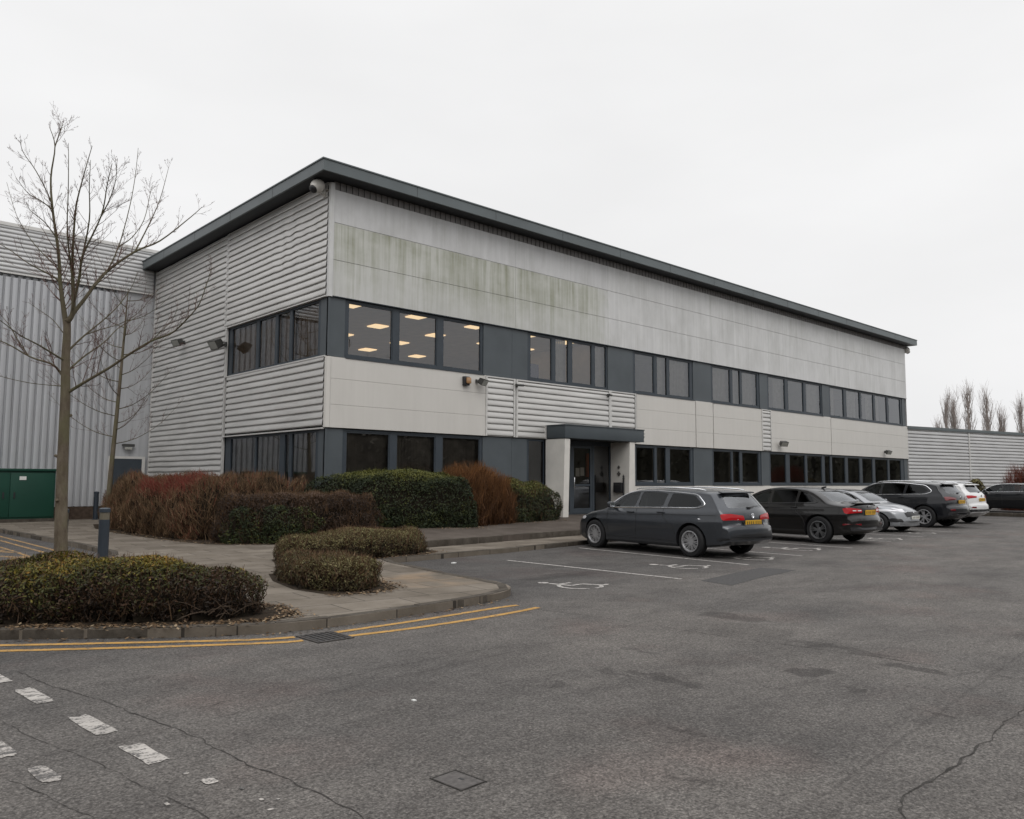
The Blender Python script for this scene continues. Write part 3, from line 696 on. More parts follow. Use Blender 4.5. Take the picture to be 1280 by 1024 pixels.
for a,b2,z0,z1 in [(19.252,22.328,2.80,2.932),(19.252,19.33,.40,2.799),(20.16,20.24,.40,2.799),(21.34,21.44,.40,2.799),(22.27,22.328,.40,2.799),(19.331,20.159,.40,.5),(21.441,22.269,.40,.5),(20.241,21.339,.40,.43)]: d.box(a,b2,yd,yd+.07,z0,z1)
w = d.build('door_frame', M['slate'], B)
d = MB()
for a,b2,z0,z1 in [(20.245,20.39,.44,2.79),(21.22,21.335,.44,2.79),(20.391,21.219,.44,.62),(20.391,21.219,2.69,2.79),(20.391,21.219,1.38,1.45)]: d.box(a,b2,yd+.006,yd+.062,z0,z1)
dr = d.build('door', M['slate'], B); bx = lambda m,a,b2,c2,d2,e,f: m.box(a-X0,b2-X0,c2-Y0,d2-Y0,e,f)
g = MB(); g.quad((20.39-X0,.055,.62),(21.22-X0,.055,.62),(21.22-X0,.055,2.69),(20.39-X0,.055,2.69)); g.build('door_glass', M['glass'], dr, base=(0,0,0))
g = MB(); g.tube([(20.32-X0,-.03,1.32),(20.32-X0,-.06,1.34),(20.32-X0,-.06,1.66),(20.32-X0,-.03,1.68)], .014, 8); g.build('handle', M['chrome'], dr, base=(0,0,0), smooth=60)
for a, b2 in ((19.33,20.16),(21.44,22.27)):
    g = MB(); g.quad((a-X0,.05,.5),(b2-X0,.05,.5),(b2-X0,.05,2.8),(a-X0,.05,2.8)); g.build('side_glass', M['glass'], w, base=(0,0,0))
m = MB(); m.box(19.26,22.32,Y0-.30,Y0+.10,.30,.398); m.build('door_step', M['kerb'], B)
for x, z, lab in [(20.62,1.86,'white paper notice taped inside the left part of the entrance door glass'),(20.86,1.88,'brighter white paper notice beside the first on the entrance door glass')]:
    m = MB(); m.box(x-.1,x+.1,Y0+.07,Y0+.073,z-.145,z+.145); tag(m.build('paper_notice', M['paper'], base=(x,Y0+.07,z)), lab, 'notice')
m = MB(); m.box(21.56,21.72,Y0+.5,Y0+.56,1.7,2.55); M['poster'] = plain('poster_red', (.35,.10,.05), .7); tag(m.build('hanging_banner', M['poster'], base=(21.64,Y0+.5,1.7)), 'narrow orange red banner hanging inside the glazed entrance side light', 'banner')
# ------------------------------------------------------------------ fittings on the building
def dome_cctv(x, y, z, dx, dy, label):
    """pan-tilt camera: wall plate, arm, tilted round head with dark lens"""
    t = thing('security_camera', (x,y,z), label, 'security camera'); d = Vector((dx,dy,0)).normalized()
    m = MB(); m.obox((x,y,z-.10), (.05,.05,.09)); m.tube([(x,y,z-.12), tuple(Vector((x,y,z-.15))+d*.16), tuple(Vector((x,y,z-.02))+d*.26)], .025, 8); m.build('bracket', M['cctv'], t, smooth=50)
    c = Vector((x,y,z+.04))+d*.27; m = MB()
    ax = (d*.75+Vector((0,0,-.66))).normalized(); rot = Vector((0,0,1)).rotation_difference(ax).to_matrix()
    mm = MB(); mm.lathe([(.001,-.19),(.10,-.175),(.17,-.10),(.19,.0),(.175,.09),(.135,.15),(.125,.20)], n=20)
    m.add([tuple(rot @ Vector(v)+c) for v in mm.v], mm.f); m.build('housing', M['cctv'], t, smooth=60)
    m = MB(); mm = MB(); mm.lathe([(.001,.19),(.115,.201),(.105,.235),(.05,.25),(.001,.25)], n=16)
    m.add([tuple(rot @ Vector(v)+c) for v in mm.v], mm.f); m.build('lens', M['black'], t, smooth=60)
dome_cctv(X0-.03, 19.20, 9.44, -1, -.25, 'pale round security camera under the roof at the near building corner')
dome_cctv(X1+.02, Y0+.1, 9.40, 1, -.35, 'small security camera under the roof at the far right building corner')

def floodlight(x, y, z, d, label, s=1.0, face=None):
    t = thing('floodlight', (x,y,z), label, 'floodlight', None); d = Vector(d).normalized(); sd = Vector((-d.y,d.x,0))
    m = MB(); rot = Matrix((sd, d, Vector((0,0,1)))).transposed()
    m.obox(Vector((x,y,z))+d*.02, (.05*s,.02,.06*s), rot); m.tube([tuple(Vector((x,y,z))+d*.03), tuple(Vector((x,y,z-.02))+d*.16*s)], .018*s, 8); m.build('bracket', M['lampgrey'], t, smooth=50)
    dn = (d*.85+Vector((0,0,-.52))).normalized(); r2 = Matrix((sd, dn, sd.cross(dn))).transposed(); c = Vector((x,y,z-.02))+d*.27*s
    mm = MB(); mm.add([(-.16,-.09,-.09),(.16,-.09,-.09),(.2,.11,-.12),(-.2,.11,-.12),(-.14,-.12,.05),(.14,-.12,.05),(.2,.11,.12),(-.2,.11,.12)], [(0,3,2,1),(4,5,6,7),(0,1,5,4),(1,2,6,5),(2,3,7,6),(3,0,4,7)])
    for k in range(5): xx = -.12+.06*k; mm.box(xx-.005,xx+.005,-.12,.06,.07,.125)
    m = MB(); m.add([tuple(r2 @ (Vector(v)*s)+c) for v in mm.v], mm.f); m.build('housing', M['lampgrey'], t, smooth=30)
    mm = MB(); mm.box(-.17,.17,.112,.118,-.10,.10); m = MB(); m.add([tuple(r2 @ (Vector(v)*s)+c) for v in mm.v], mm.f); m.build('lens', M['lens'], t)
floodlight(X0-.04, 29.0, 6.45, (-1,-.3,0), 'smaller dark floodlight on the ribbed side wall between tree branches', 1.0)
floodlight(X0-.04, 25.35, 5.93, (-1,-.1,0), 'large dark floodlight beside the upstairs window on the side wall', 1.25)
floodlight(34.35, Y0-.0, 3.35, (-.5,-1,0), 'grey floodlight on the white band right of the narrow louvre', .95)
floodlight(45.78, Y0-.0, 3.27, (-.3,-1,0), 'small floodlight on the white band above the dark SUV', .9)
floodlight(15.93, Y0-.0, 4.62, (.4,-1,0), 'grey floodlight beside the orange alarm box on the white band', .85)
t = thing('alarm_box', (15.5,Y0,4.6), 'orange and black alarm sounder box on the white band', 'alarm box')
m = MB(); m.obox((15.48,Y0-.06,4.58), (.105,.06,.14), None, .02); m.build('back_box', M['black'], t, smooth=40)
m = MB(); m.obox((15.51,Y0-.15,4.59), (.085,.035,.095), None, .03); m.build('cover', M['amber'], t, smooth=60)
def bullet(x, z, lab, y=None, d=(1,-.4,0)):
    y = Y0-.05 if y is None else y
    t = thing('bullet_camera', (x,y,z), lab, 'security camera'); d = Vector(d).normalized()
    m = MB(); m.box(x-.035,x+.035,y-.02,y+.03,z-.06,z+.06); m.tube([(x,y-.02,z),tuple(Vector((x,y-.09,z)))], .014, 6); m.build('bracket', M['lampgrey'], t, smooth=50)
    c = Vector((x,y-.11,z)); m = MB(); m.tube([tuple(c-d*.07), tuple(c+d*.16)], .038, 10); m.build('housing', M['lampgrey'], t, smooth=50)
    m = MB(); m.tube([tuple(c+d*.161), tuple(c+d*.17)], .028, 10); m.build('lens', M['black'], t)
bullet(17.60, 4.62, 'small camera on the post left of the wide louvre panel')
bullet(22.14, 4.64, 'small camera at the right end of the wide louvre panel', None, (-1,-.4,0))
t = thing('twin_spotlight', (CX1,Y0-.75,3.2), 'pair of small spotlights on the right end of the entrance canopy', 'spotlight')
for z in (3.15,3.26):
    m = MB(); m.tube([(CX1+.001,Y0-.72,z),(CX1+.09,Y0-.72,z)], .018, 8); m.tube([(CX1+.09,Y0-.69,z),(CX1+.09,Y0-.83,z)], .03, 10); m.build('lamp', M['lampgrey'], t, smooth=50)
# letter box on its black post in the porch, and the dark fitting above it
t = thing('letter_box', (22.27,Y0-.62,.30), 'black letter box on a slim post beside the entrance', 'letter box')
m = MB(); m.tube([(22.26,Y0-.62,.28),(22.26,Y0-.62,1.62)], .03, 10); m.lathe([(.03,1.62),(.045,1.64),(.03,1.68),(.04,1.72),(.012,1.78),(.001,1.80)], (22.26,Y0-.62,0), n=12); m.build('post', M['black'], t, smooth=50)
m = MB(); m.obox((22.25,Y0-.40,1.33), (.07,.19,.18), None, .015); m.build('box', M['black'], t, smooth=40)
m = MB(); m.box(22.178,22.181,Y0-.52,Y0-.28,1.42,1.44); m.build('slot', M['lampgrey'], t)
M['mark'] = plain('weathered_mark', (.09,.085,.08), .6)
t = thing('wall_fitting', (22.32,Y0-.36,1.9), 'two small dark cross shaped fittings on the porch wall above the letter box', 'wall fitting')
for z, s in ((2.05,.055),(1.82,.075)):
    m = MB(); m.obox((22.315,Y0-.36,z), (.012,s*.45,s*1.1)); m.obox((22.3151,Y0-.36,z), (.011,s,s*.4)); m.build('cross_plate', M['mark'], t)

# ------------------------------------------------------------------ warehouse behind, low warehouse on the right
YW = 32.3
W = thing('warehouse', (0,YW,0), 'tall pale grey metal warehouse behind the bare trees', 'warehouse')
m = MB(); prv = [(0,-.2),(.14,-.2),(.19,.85),(.26,1),(.5,.94),(.78,1),(.86,.85),(.92,0)]
ribbed(m, (-22,YW,.55), (0,0,1), (1,0,0), (0,-1,0), 8.03, 31.45, .232, .055, 1, None, prv); m.build('vertical_cladding', M['ribs_v'], W, smooth=45)
m = MB(); ribbed(m, (-22,YW-.05,8.76), (1,0,0), (0,0,1), (0,-1,0), 32.6, 1.62, .15, .03, 40, wav, [(0,0),(.12,0),(.16,.5),(.3,.9),(.5,1),(.75,.8),(.95,.3)]); m.build('horizontal_cladding', M['ribs_h'], W, smooth=45)
m = MB(); m.box(-22,10.9,YW-.10,YW+.3,10.38,10.5); m.box(-22,10.62,YW-.075,YW+.01,8.70,8.755); m.build('capping', M['flashing'], W)
m = MB(); x = -22+.13
while x < 9.4:
    m.box(x-.02,x+.06,YW-.052,YW-.0375,8.60,8.697); x += .232
m.build('profile_filler', M['dark'], W)
m = MB(); m.box(-22,9.3,YW-.05,YW+.1,.05,.54); m.build('brick_plinth', M['brick'], W)
m = MB(); m.box(-22,10.9,YW+.04,YW+22,.05,10.37); m.build('body', M['ribs_v'], W)
m = MB(); m.box(9.27,9.36,YW-.07,YW+.03,.09,2.4); m.box(10.47,10.58,YW-.07,YW+.03,.09,2.4); m.box(9.361,10.469,YW-.07,YW+.03,2.31,2.4); m.build('door_surround', M['flashing'], W)
m = MB(); m.box(9.361,10.469,YW-.055,YW-.04,.09,2.309); dr = m.build('door', M['slate'], W)
m = MB(); m.tube([(9.5,-.09,1.0),(9.62,-.09,1.0)], .015, 6); m.build('handle', M['chrome'], dr, base=(0,0,0))
t = thing('bulkhead_light', (9.95,YW,2.75), 'small dark bulkhead light over the warehouse side door', 'wall light')
m = MB(); m.obox((9.95,YW-.08,2.82), (.22,.05,.05), None, .01); m.build('housing', M['lampgrey'], t); m = MB(); m.obox((9.95,YW-.1,2.70), (.13,.055,.05), None, .02); m.build('diffuser', M['lens'], t)
RW = thing('low_warehouse', (X1,Y0,0), 'low ribbed metal warehouse running off to the right edge', 'warehouse')
ang = rad(-13); U = Vector((math.cos(ang),math.sin(ang),0)); Nn = Vector((math.sin(ang),-math.cos(ang),0))
o = Vector((X1-.02,Y0+.06,.1))
m = MB(); ribbed(m, o, U, (0,0,1), Nn, 34, 4.62, .205, .05, 30, wav); m.build('ribbed_cladding', M['ribs_h'], RW, smooth=50)
m = MB(); rt = Matrix((U, -Nn, Vector((0,0,1)))).transposed()
m.obox(o+U*17+Vector((0,0,4.70))+Nn*.02, (17,.09,.085), rt); m.build('gutter', M['fascia'], RW)
m = MB()
for dd in (6.15,17.5): m.obox(o+U*dd+Vector((0,0,2.3))+Nn*.045, (.05,.025,2.28), rt)
m.build('cover_strip', M['flashing'], RW)
m = MB(); m.obox(o+U*17-Nn*8.1+Vector((0,0,2.35)), (16.9,8,2.3), rt); m.build('body', M['ribs_h'], RW)

# ------------------------------------------------------------------ cabinet and bollards
t = thing('utility_cabinet', (6.6,31.6,.09), 'dark green double door utility cabinet against the warehouse wall', 'cabinet')
m = MB(); m.box(4.05,7.30,31.05,32.0,.09,.2); m.build('plinth', M['kerb'], t)
m = MB(); m.box(4.07,7.28,31.07,31.98,.2,1.80,.012); m.build('body', M['cabinet'], t, smooth=30)
for xa, xb in ((4.12,5.92),(5.94,7.23)):
    m = MB(); m.box(xa,xb,31.04,31.068,.26,1.74,.006); dd = m.build('door', M['cabinet'], t, smooth=30)
    if xa > 5: h = MB(); h.box(xa+.25-6.6,xa+.45-6.6,31.028-31.6,31.039-31.6,1.50-.09,1.62-.09); h.build('label_plate', M['paper'], dd, base=(0,0,0))
    h = MB(); h.box(xb-.2-6.6 if xa<5 else xa+.1-6.6,xb-.15-6.6 if xa<5 else xa+.15-6.6,31.02-31.6,31.039-31.6,.8,1.0); h.build('handle', M['black'], dd, base=(0,0,0))
m = MB(); m.box(4.03,7.33,31.0,32.02,1.801,1.88,.01); m.build('lid', M['cabinet'], t, smooth=30)
def bollard(x, y, hgt, label, lit=True):
    t = thing('bollard', (x,y,.09), label, 'bollard', 'bollards along the pavement')
    m = MB(); m.lathe([(.13,.0),(.13,.012),(.083,.014),(.083,hgt*.80)], (x,y,.09), n=20); m.build('post', M['bollard'], t, smooth=50)
    m = MB(); m.lathe([(.079,hgt*.8),(.079,hgt*.925)], (x,y,.09), n=20); m.build('lamp_band' if lit else 'band', M['bollard_glass' if lit else 'bollard'], t, smooth=50)
    m = MB(); m.lathe([(.089,hgt*.925),(.089,hgt*.985),(.07,hgt),(.001,hgt*1.005)], (x,y,.09), n=20); m.build('cap', M['bollard'], t, smooth=40)
bollard(4.22,14.72,.97,'nearest blue grey bollard light, standing in front of the thin tree')
bollard(3.93,16.1,.92,'blue grey bollard half hidden behind the large tree trunk')
bollard(8.75,32.1-.5,1.0,'farthest dark bollard at the foot of the warehouse wall', False)
LIMBS = {'trunk':[[3.48,14.24,0.1],[3.45,14.24,0.77],[3.43,14.25,1.53],[3.42,14.25,2.29],[3.41,14.25,2.93],[3.39,14.26,3.45],[3.39,14.26,3.84],[3.38,14.26,4.07]],'A':[[3.37,14.27,4.03],[3.33,14.3,4.29],[3.27,14.34,4.7],[3.23,14.39,5.22],[3.13,14.47,5.92],[3.09,14.52,6.46],[3.13,14.55,7.01],[3.04,14.59,7.33],[3.01,14.62,7.61]],'A2':[[3.13,14.55,7.01],[3.21,14.55,7.35],[3.22,14.55,7.42]],'B':[[3.38,14.23,4.07],[3.43,14.19,4.17],[3.43,14.14,4.35],[3.38,14.05,4.72],[3.34,13.97,5.02],[3.32,13.89,5.32],[3.3,13.75,5.84],[3.35,13.59,6.33],[3.41,13.46,6.76]],'B2':[[3.38,14.05,4.72],[3.27,13.94,5.19],[3.21,13.85,5.55],[3.17,13.72,6.02],[3.12,13.59,6.49],[3.09,13.53,6.72]],'C':[[3.46,14.32,4.2],[3.64,14.37,4.49],[3.97,14.46,5.02],[4.43,14.48,5.48],[4.83,14.45,5.75],[5.34,14.47,6.29],[5.56,14.48,6.55]],'C1':[[3.77,14.32,4.73],[3.94,14.33,4.99],[4.13,14.38,5.48],[4.3,14.48,6.2],[4.4,14.57,6.82],[4.46,14.67,7.41]],'C2':[[4.43,14.48,5.48],[4.66,14.58,6.01],[4.88,14.7,6.58],[5.06,14.85,7.28]],'C3':[[4.18,14.57,5.53],[4.4,14.57,5.75],[4.6,14.63,6.12],[4.72,14.76,6.62],[4.77,14.81,6.84]],'D':[[3.41,14.1,4.28],[3.43,13.86,4.76],[3.42,13.71,5.05],[3.57,13.38,5.65],[3.57,13.14,6.1],[3.58,12.98,6.38]],'D2':[[3.42,13.71,5.05],[3.42,13.44,5.57],[3.34,13.22,6.0],[3.29,13.03,6.37]],'D3':[[3.57,13.38,5.65],[3.64,13.24,5.89],[3.67,13.08,6.17],[3.64,12.97,6.39]],'E':[[3.35,14.63,4.71],[3.3,14.71,4.84],[3.1,14.83,4.97],[2.91,14.95,5.09],[2.66,15.13,5.31],[2.43,15.26,5.44]],'E2':[[3.34,14.81,5.09],[3.22,14.89,5.18],[2.99,15.12,5.51],[2.8,15.38,5.96],[2.68,15.7,6.6]],'F':[[3.03,13.92,5.68],[2.96,13.88,5.9],[2.74,13.83,6.27],[2.55,13.81,6.51],[2.49,13.78,6.68]],'F2':[[3.01,13.91,5.75],[2.83,13.92,5.86],[2.67,13.93,5.93],[2.49,13.92,6.13]],'F3':[[3.12,13.99,5.31],[2.93,13.98,5.54],[2.74,13.98,5.67],[2.66,13.97,5.77]],'R1':[[3.43,14.24,2.91],[3.48,14.17,2.96],[3.62,13.96,3.09],[3.87,13.6,3.31],[4.07,13.29,3.52],[4.27,12.99,3.7],[4.48,12.68,3.82],[4.63,12.43,4.05],[4.73,12.28,4.25],[4.79,12.17,4.56],[4.83,12.09,4.8]],'R1b':[[4.07,13.29,3.52],[4.24,13.03,3.66],[4.36,12.86,3.84],[4.47,12.68,4.02],[4.52,12.6,4.21]],'R2':[[3.41,14.25,3.22],[3.5,14.32,3.35],[3.74,14.49,3.59],[4.06,14.71,3.86],[4.34,14.89,4.18],[4.61,15.05,4.39],[4.85,15.19,4.57]],'R3':[[3.41,14.26,3.58],[3.5,14.28,3.7],[3.67,14.31,3.9],[3.99,14.36,4.24],[4.2,14.39,4.51],[4.39,14.42,4.85],[4.47,14.44,5.12]],'R3b':[[3.67,14.31,3.9],[3.9,14.34,4.02],[4.22,14.39,4.17],[4.5,14.43,4.39],[4.74,14.46,4.72]],'L1':[[3.39,14.28,3.14],[3.33,14.35,3.27],[3.23,14.45,3.39],[3.0,14.72,3.5],[2.75,15.0,3.7],[2.55,15.22,3.83],[2.38,15.4,3.99]],'L1b':[[2.97,14.75,3.52],[2.83,14.9,3.79],[2.71,15.03,4.05],[2.58,15.16,4.25]],'L2':[[3.37,14.24,3.45],[3.3,14.2,3.46],[2.94,13.97,3.6],[2.65,13.78,3.69],[2.34,13.55,3.84],[2.16,13.42,3.92]],'L3':[[3.4,14.25,3.0],[3.33,14.25,3.02],[2.92,14.23,3.03],[2.49,14.2,3.1],[2.33,14.19,3.18]],'L4':[[3.37,14.27,3.84],[3.22,14.44,4.1],[3.06,14.61,4.26],[2.92,14.77,4.4]]}
def shoot(m, p, d, L, r, depth, rng, up=.25, kids=5, nseg=5):
    """a twig that curves upward and bears smaller twigs"""
    p = Vector(p); d = Vector(d).normalized(); pts = [p.copy()]; rs = [r]
    for i in range(nseg):
        d = (d+Vector((rng.gauss(0,.10),rng.gauss(0,.10),up*.35+rng.gauss(0,.06)))).normalized()
        p = p+d*(L/nseg); pts.append(p.copy()); rs.append(max(.0016, r*(1-.85*(i+1)/nseg)))
    m.tube(pts, rs, 3 if r < .012 else 6, cap=False)
    if depth > 0:
        for k in range(kids):
            f = rng.uniform(.2,.95); i = min(int(f*nseg), nseg-1); q = pts[i].lerp(pts[i+1], f*nseg-i)
            t = (pts[i+1]-pts[i]).normalized(); s = Vector((rng.gauss(0,1),rng.gauss(0,1),rng.gauss(.2,.8))); s = (s-t*s.dot(t)).normalized()
            shoot(m, q, t*.8+s*.62, L*rng.uniform(.16,.42)*(1.15-.6*f), max(.0016,r*.5), depth-1, rng, up, max(2,kids-2), 3)
def limb_along(m, pts, r0, r1, rng, twigs, tl, depth=1, n=8, clean=0.0, cap=False):
    pts = smooth_path([tuple(p) for p in pts], 4); N = len(pts)
    rs = [r0+(r1-r0)*(i/(N-1))**.8 for i in range(N)]
    m.tube(pts, rs, n, cap=cap)
    for k in range(twigs):
        f = rng.uniform(clean, .99); i = min(int(f*(N-1)), N-2); a = Vector(pts[i]); b = Vector(pts[i+1]); t = (b-a).normalized()
        s = Vector((rng.gauss(0,1),rng.gauss(0,1),rng.gauss(.5,.7))); s = (s-t*s.dot(t)).normalized()
        r = max(.0022, min(rs[i]*.45, .009))
        shoot(TW, a.lerp(b, rng.random()), t*.8+s*.66, tl*rng.uniform(.4,1.35)*(1.15-.85*f), r, depth, rng)
T1 = thing('bare_tree', (3.48,14.24,.09), 'large bare winter tree with mossy spreading limbs behind the foreground hedge', 'tree', 'bare trees beside the office block')
rng = random.Random(11); TW = MB(); tr = MB(); br = MB()
for k, pts in LIMBS.items():
    if k == 'A': pts = pts[:-1]
    if k == 'trunk':
        pp = smooth_path([tuple(p) for p in pts], 4); N = len(pp)
        tr.tube(pp, [itp(p[2], [(.1,.112),(.5,.096),(2.2,.079),(3.4,.066),(4.07,.056)])*(1+.05*noise.noise(Vector((0,0,p[2]*3)))) for p in pp], 14, cap=True)
    elif k in 'AB': limb_along(br, pts, .046, .004, rng, 26, .7, 2, 8, .12)
    elif k == 'C': limb_along(br, pts, .036, .004, rng, 20, .75, 2, 8, .1)
    elif k in ('D','R1','L1'): limb_along(br, pts, .030 if k=='R1' else .025, .004, rng, 24, .7, 2, 7, .12)
    elif k in ('R2','R3','L2','E'): limb_along(br, pts, .020, .003, rng, 14, .6, 2, 7, .15)
    elif k in ('L3','L4'): limb_along(br, pts, .009, .0025, rng, 9, .4, 1, 6, .1)
    else: limb_along(br, pts, .015 if k in('C1','D2','B2','C2') else .011, .003, rng, 13, .55, 2, 6, .05)
for z, an in ((1.9,2.6),(2.55,.4),(1.2,4.0)): tr.tube([(3.42+.06*math.cos(an),14.25+.06*math.sin(an),z),(3.42+.12*math.cos(an),14.25+.12*math.sin(an),z+.02)], [.03,.02], 7)
tr.build('trunk', M['bark'], T1, smooth=70); br.build('limbs', M['branch'], T1, smooth=70); o = TW.build('twigs', M['twig'], T1)
# thinner tree between the bollard and the warehouse
T2 = thing('bare_tree', (7.5,25.9,.09), 'slender bare young tree rising behind the bollard near the warehouse door', 'tree', 'bare trees beside the office block')
TW = MB(); br = MB(); tr = MB(); rng = random.Random(23); bx0, by0 = 7.5, 25.9
pp = [(bx0,by0,.1),(bx0+.03,by0,1.6),(bx0+.12,by0,3.4),(bx0+.2,by0,5.2),(bx0+.28,by0,7.4)]
sp = smooth_path(pp,5); tr.tube(sp, [itp(p[2],[(0,.085),(1.5,.072),(4,.052),(6,.032),(7.4,.010)]) for p in sp], 10); tr.build('trunk', M['bark'], T2, smooth=70)
for k in range(22):
    z = 2.6+4.4*(k/21); an = k*2.4+rng.uniform(-.4,.4); L = (2.3-.25*(z-2.6))*rng.uniform(.75,1.1)
    x = itp(z,[(p[2],p[0]) for p in pp]); b = Vector((x,by0,z)); d = Vector((math.cos(an),math.sin(an),.3))
    P = [b, b+d*L*.3+Vector((0,0,-.02)), b+d*L*.65+Vector((0,0,.10*L)), b+d*L+Vector((0,0,.35*L))]
    limb_along(br, P, .017, .003, rng, 13, .75, 2, 6, .15)
br.build('limbs', M['branch'], T2, smooth=70); TW.build('twigs', M['twig'], T2)
# far poplars
def poplar(x, y, h, seed, label):
    global TW
    t = thing('poplar_tree', (x,y,0), label, 'tree', 'bare poplars beyond the low warehouse'); rng = random.Random(seed)
    tr = MB(); tr.tube([(x,y,0),(x,y,h*.5),(x+rng.uniform(-.3,.3),y,h*.98)], [.32,.2,.03], 7); tr.build('trunk', M['poplar'], t, smooth=70)
    c = MB()
    for k in range(80):
        z = h*rng.uniform(.14,.9); an = rng.uniform(0,6.28); L = h*rng.uniform(.13,.3)*(1.1-.5*z/h); sp2 = rng.uniform(.14,.34)
        p = Vector((x,y,z)); P = [p]
        for q in (.35,.7,1): P.append(p+Vector((math.cos(an)*sp2*L*q**.7, math.sin(an)*sp2*L*q**.7, L*q))+Vector((rng.gauss(0,.08),rng.gauss(0,.08),0)))
        c.tube(P, [.04,.03,.02,.008], 3, cap=False)
        for w in range(5):
            q = P[1].lerp(P[3], rng.random()); c.tube([q, q+Vector((rng.gauss(0,.28),rng.gauss(0,.28),rng.uniform(.7,1.6)))], [.014,.006], 3, cap=False)
    c.build('crown', M['poplar'], t)
POP = 'bare columnar poplar standing far beyond the low warehouse roof'
for i,(x,y,h) in enumerate([(103.8,36.4,8.4),(104.1,35.6,11.4),(104.6,34.9,11.8),(104.8,33.3,12.4),(105.4,31.5,12.0),(105.6,30.2,9.6),(106.3,28.3,10.8),(106.8,26.9,10.2)]):
    poplar(x, y, h, 40+i, ['short bare poplar at the left end of the far row','tall thin bare poplar, second in the far row','bare poplar close right of the second one','tallest bare poplar in the middle of the far row','tall bare poplar just right of the tallest','shorter bare poplar between two taller ones at right','bare poplar near the right edge of the picture','bare poplar at the right edge of the far row'][i])
# unseen tree belts behind and beside the viewer, added to darken window and paint reflections
rng = random.Random(8); m = MB()
def belt(p0, p1, n, hb):
    p0 = Vector(p0); p1 = Vector(p1); d = (p1-p0); L = d.length; d.normalize(); nr = Vector((-d.y,d.x))
    H = lambda s: hb*(1+.16*noise.noise(Vector((s*.12,hb,2)))+.10*noise.noise(Vector((s*.45,1,5))))
    for k in range(n):
        s = rng.uniform(0,L); q = p0+d*s+nr*rng.uniform(-3,3); p = Vector((q.x,q.y,H(s)*1.12*rng.random()**.6)); z = rng.uniform(.2,.5); tn = .42+.9*noise.noise(Vector((s*.22,p.z*.35,4)))+.1*rng.random()
        a = Vector((rng.gauss(0,1),rng.gauss(0,1),rng.gauss(0,1))).normalized(); b = a.orthogonal().normalized(); c = a.cross(b)
        m.add([p+b*z, p+c*z*.6, p-b*z, p-c*z*.6], [(0,1,2,3)]); m.a.append(max(0,min(1,tn)))
    N = int(L/1.5)
    for k in range(N):
        s0, s1 = L*k/N, L*(k+1)/N; q0 = p0+d*s0+nr*1.0; q1 = p0+d*s1+nr*1.0
        m.add([(q0.x,q0.y,-.1),(q1.x,q1.y,-.1),(q1.x,q1.y,H(s1)*.95),(q0.x,q0.y,H(s0)*.95)], [(0,1,2,3)]); m.a.append(rng.random()*.6)
belt((-46,-44), (270,-44), 16000, 9.0); belt((-46,85), (-46,-44), 7000, 8.0)
for cx, cy, hh in [(29,-11,12.5),(36,-14,11.5),(70,-26,14),(84,-30,13),(97,-33,15)]:
    m.tube([(cx,cy,0),(cx+.1,cy,hh*.3),(cx-.1,cy,hh*.62)], [.22,.17,.09], 6)
    for k in range(16):
        an = k*2.4; zz = hh*rng.uniform(.25,.62); shoot(m, (cx,cy,zz), (math.cos(an)*.7,math.sin(an)*.7,.8), hh*rng.uniform(.28,.42), .05, 2, rng, .2, 7, 5)
m.a += [.45]*(len(m.f)-len(m.a))
M['far_leaf'] = leaf_mat('far_tree_leaf', [(0,(.022,.020,.016)),(.5,(.10,.092,.07)),(1,(.30,.28,.24))], .9)
o = m.build('unseen_woodland', M['far_leaf'], kind='stuff')

# ------------------------------------------------------------------ hedges
def seg_dist(px, py, poly):
    """signed distance to a polygon (positive inside), numpy arrays"""
    d = np.full(px.shape, 1e9); inside = np.zeros(px.shape, bool); n = len(poly)
    for i in range(n):
        x1,y1 = poly[i]; x2,y2 = poly[(i+1)%n]; ex,ey = x2-x1,y2-y1
        t = np.clip(((px-x1)*ex+(py-y1)*ey)/(ex*ex+ey*ey),0,1); d = np.minimum(d, np.hypot(px-x1-t*ex, py-y1-t*ey))
        c = ((y1>py)!=(y2>py)) & (px < (x2-x1)*(py-y1)/(y2-y1+1e-12)+x1); inside ^= c
    return np.where(inside, d, -d)
def vnoise(x, y, z, f, seed=0):
    rs = np.random.RandomState(seed); o = np.zeros_like(x)
    for k in range(6):
        a = rs.normal(size=3)*f*(1+.35*k); ph = rs.uniform(0,6.28); o += np.sin(a[0]*x+a[1]*y+a[2]*z+ph)
    return o/6
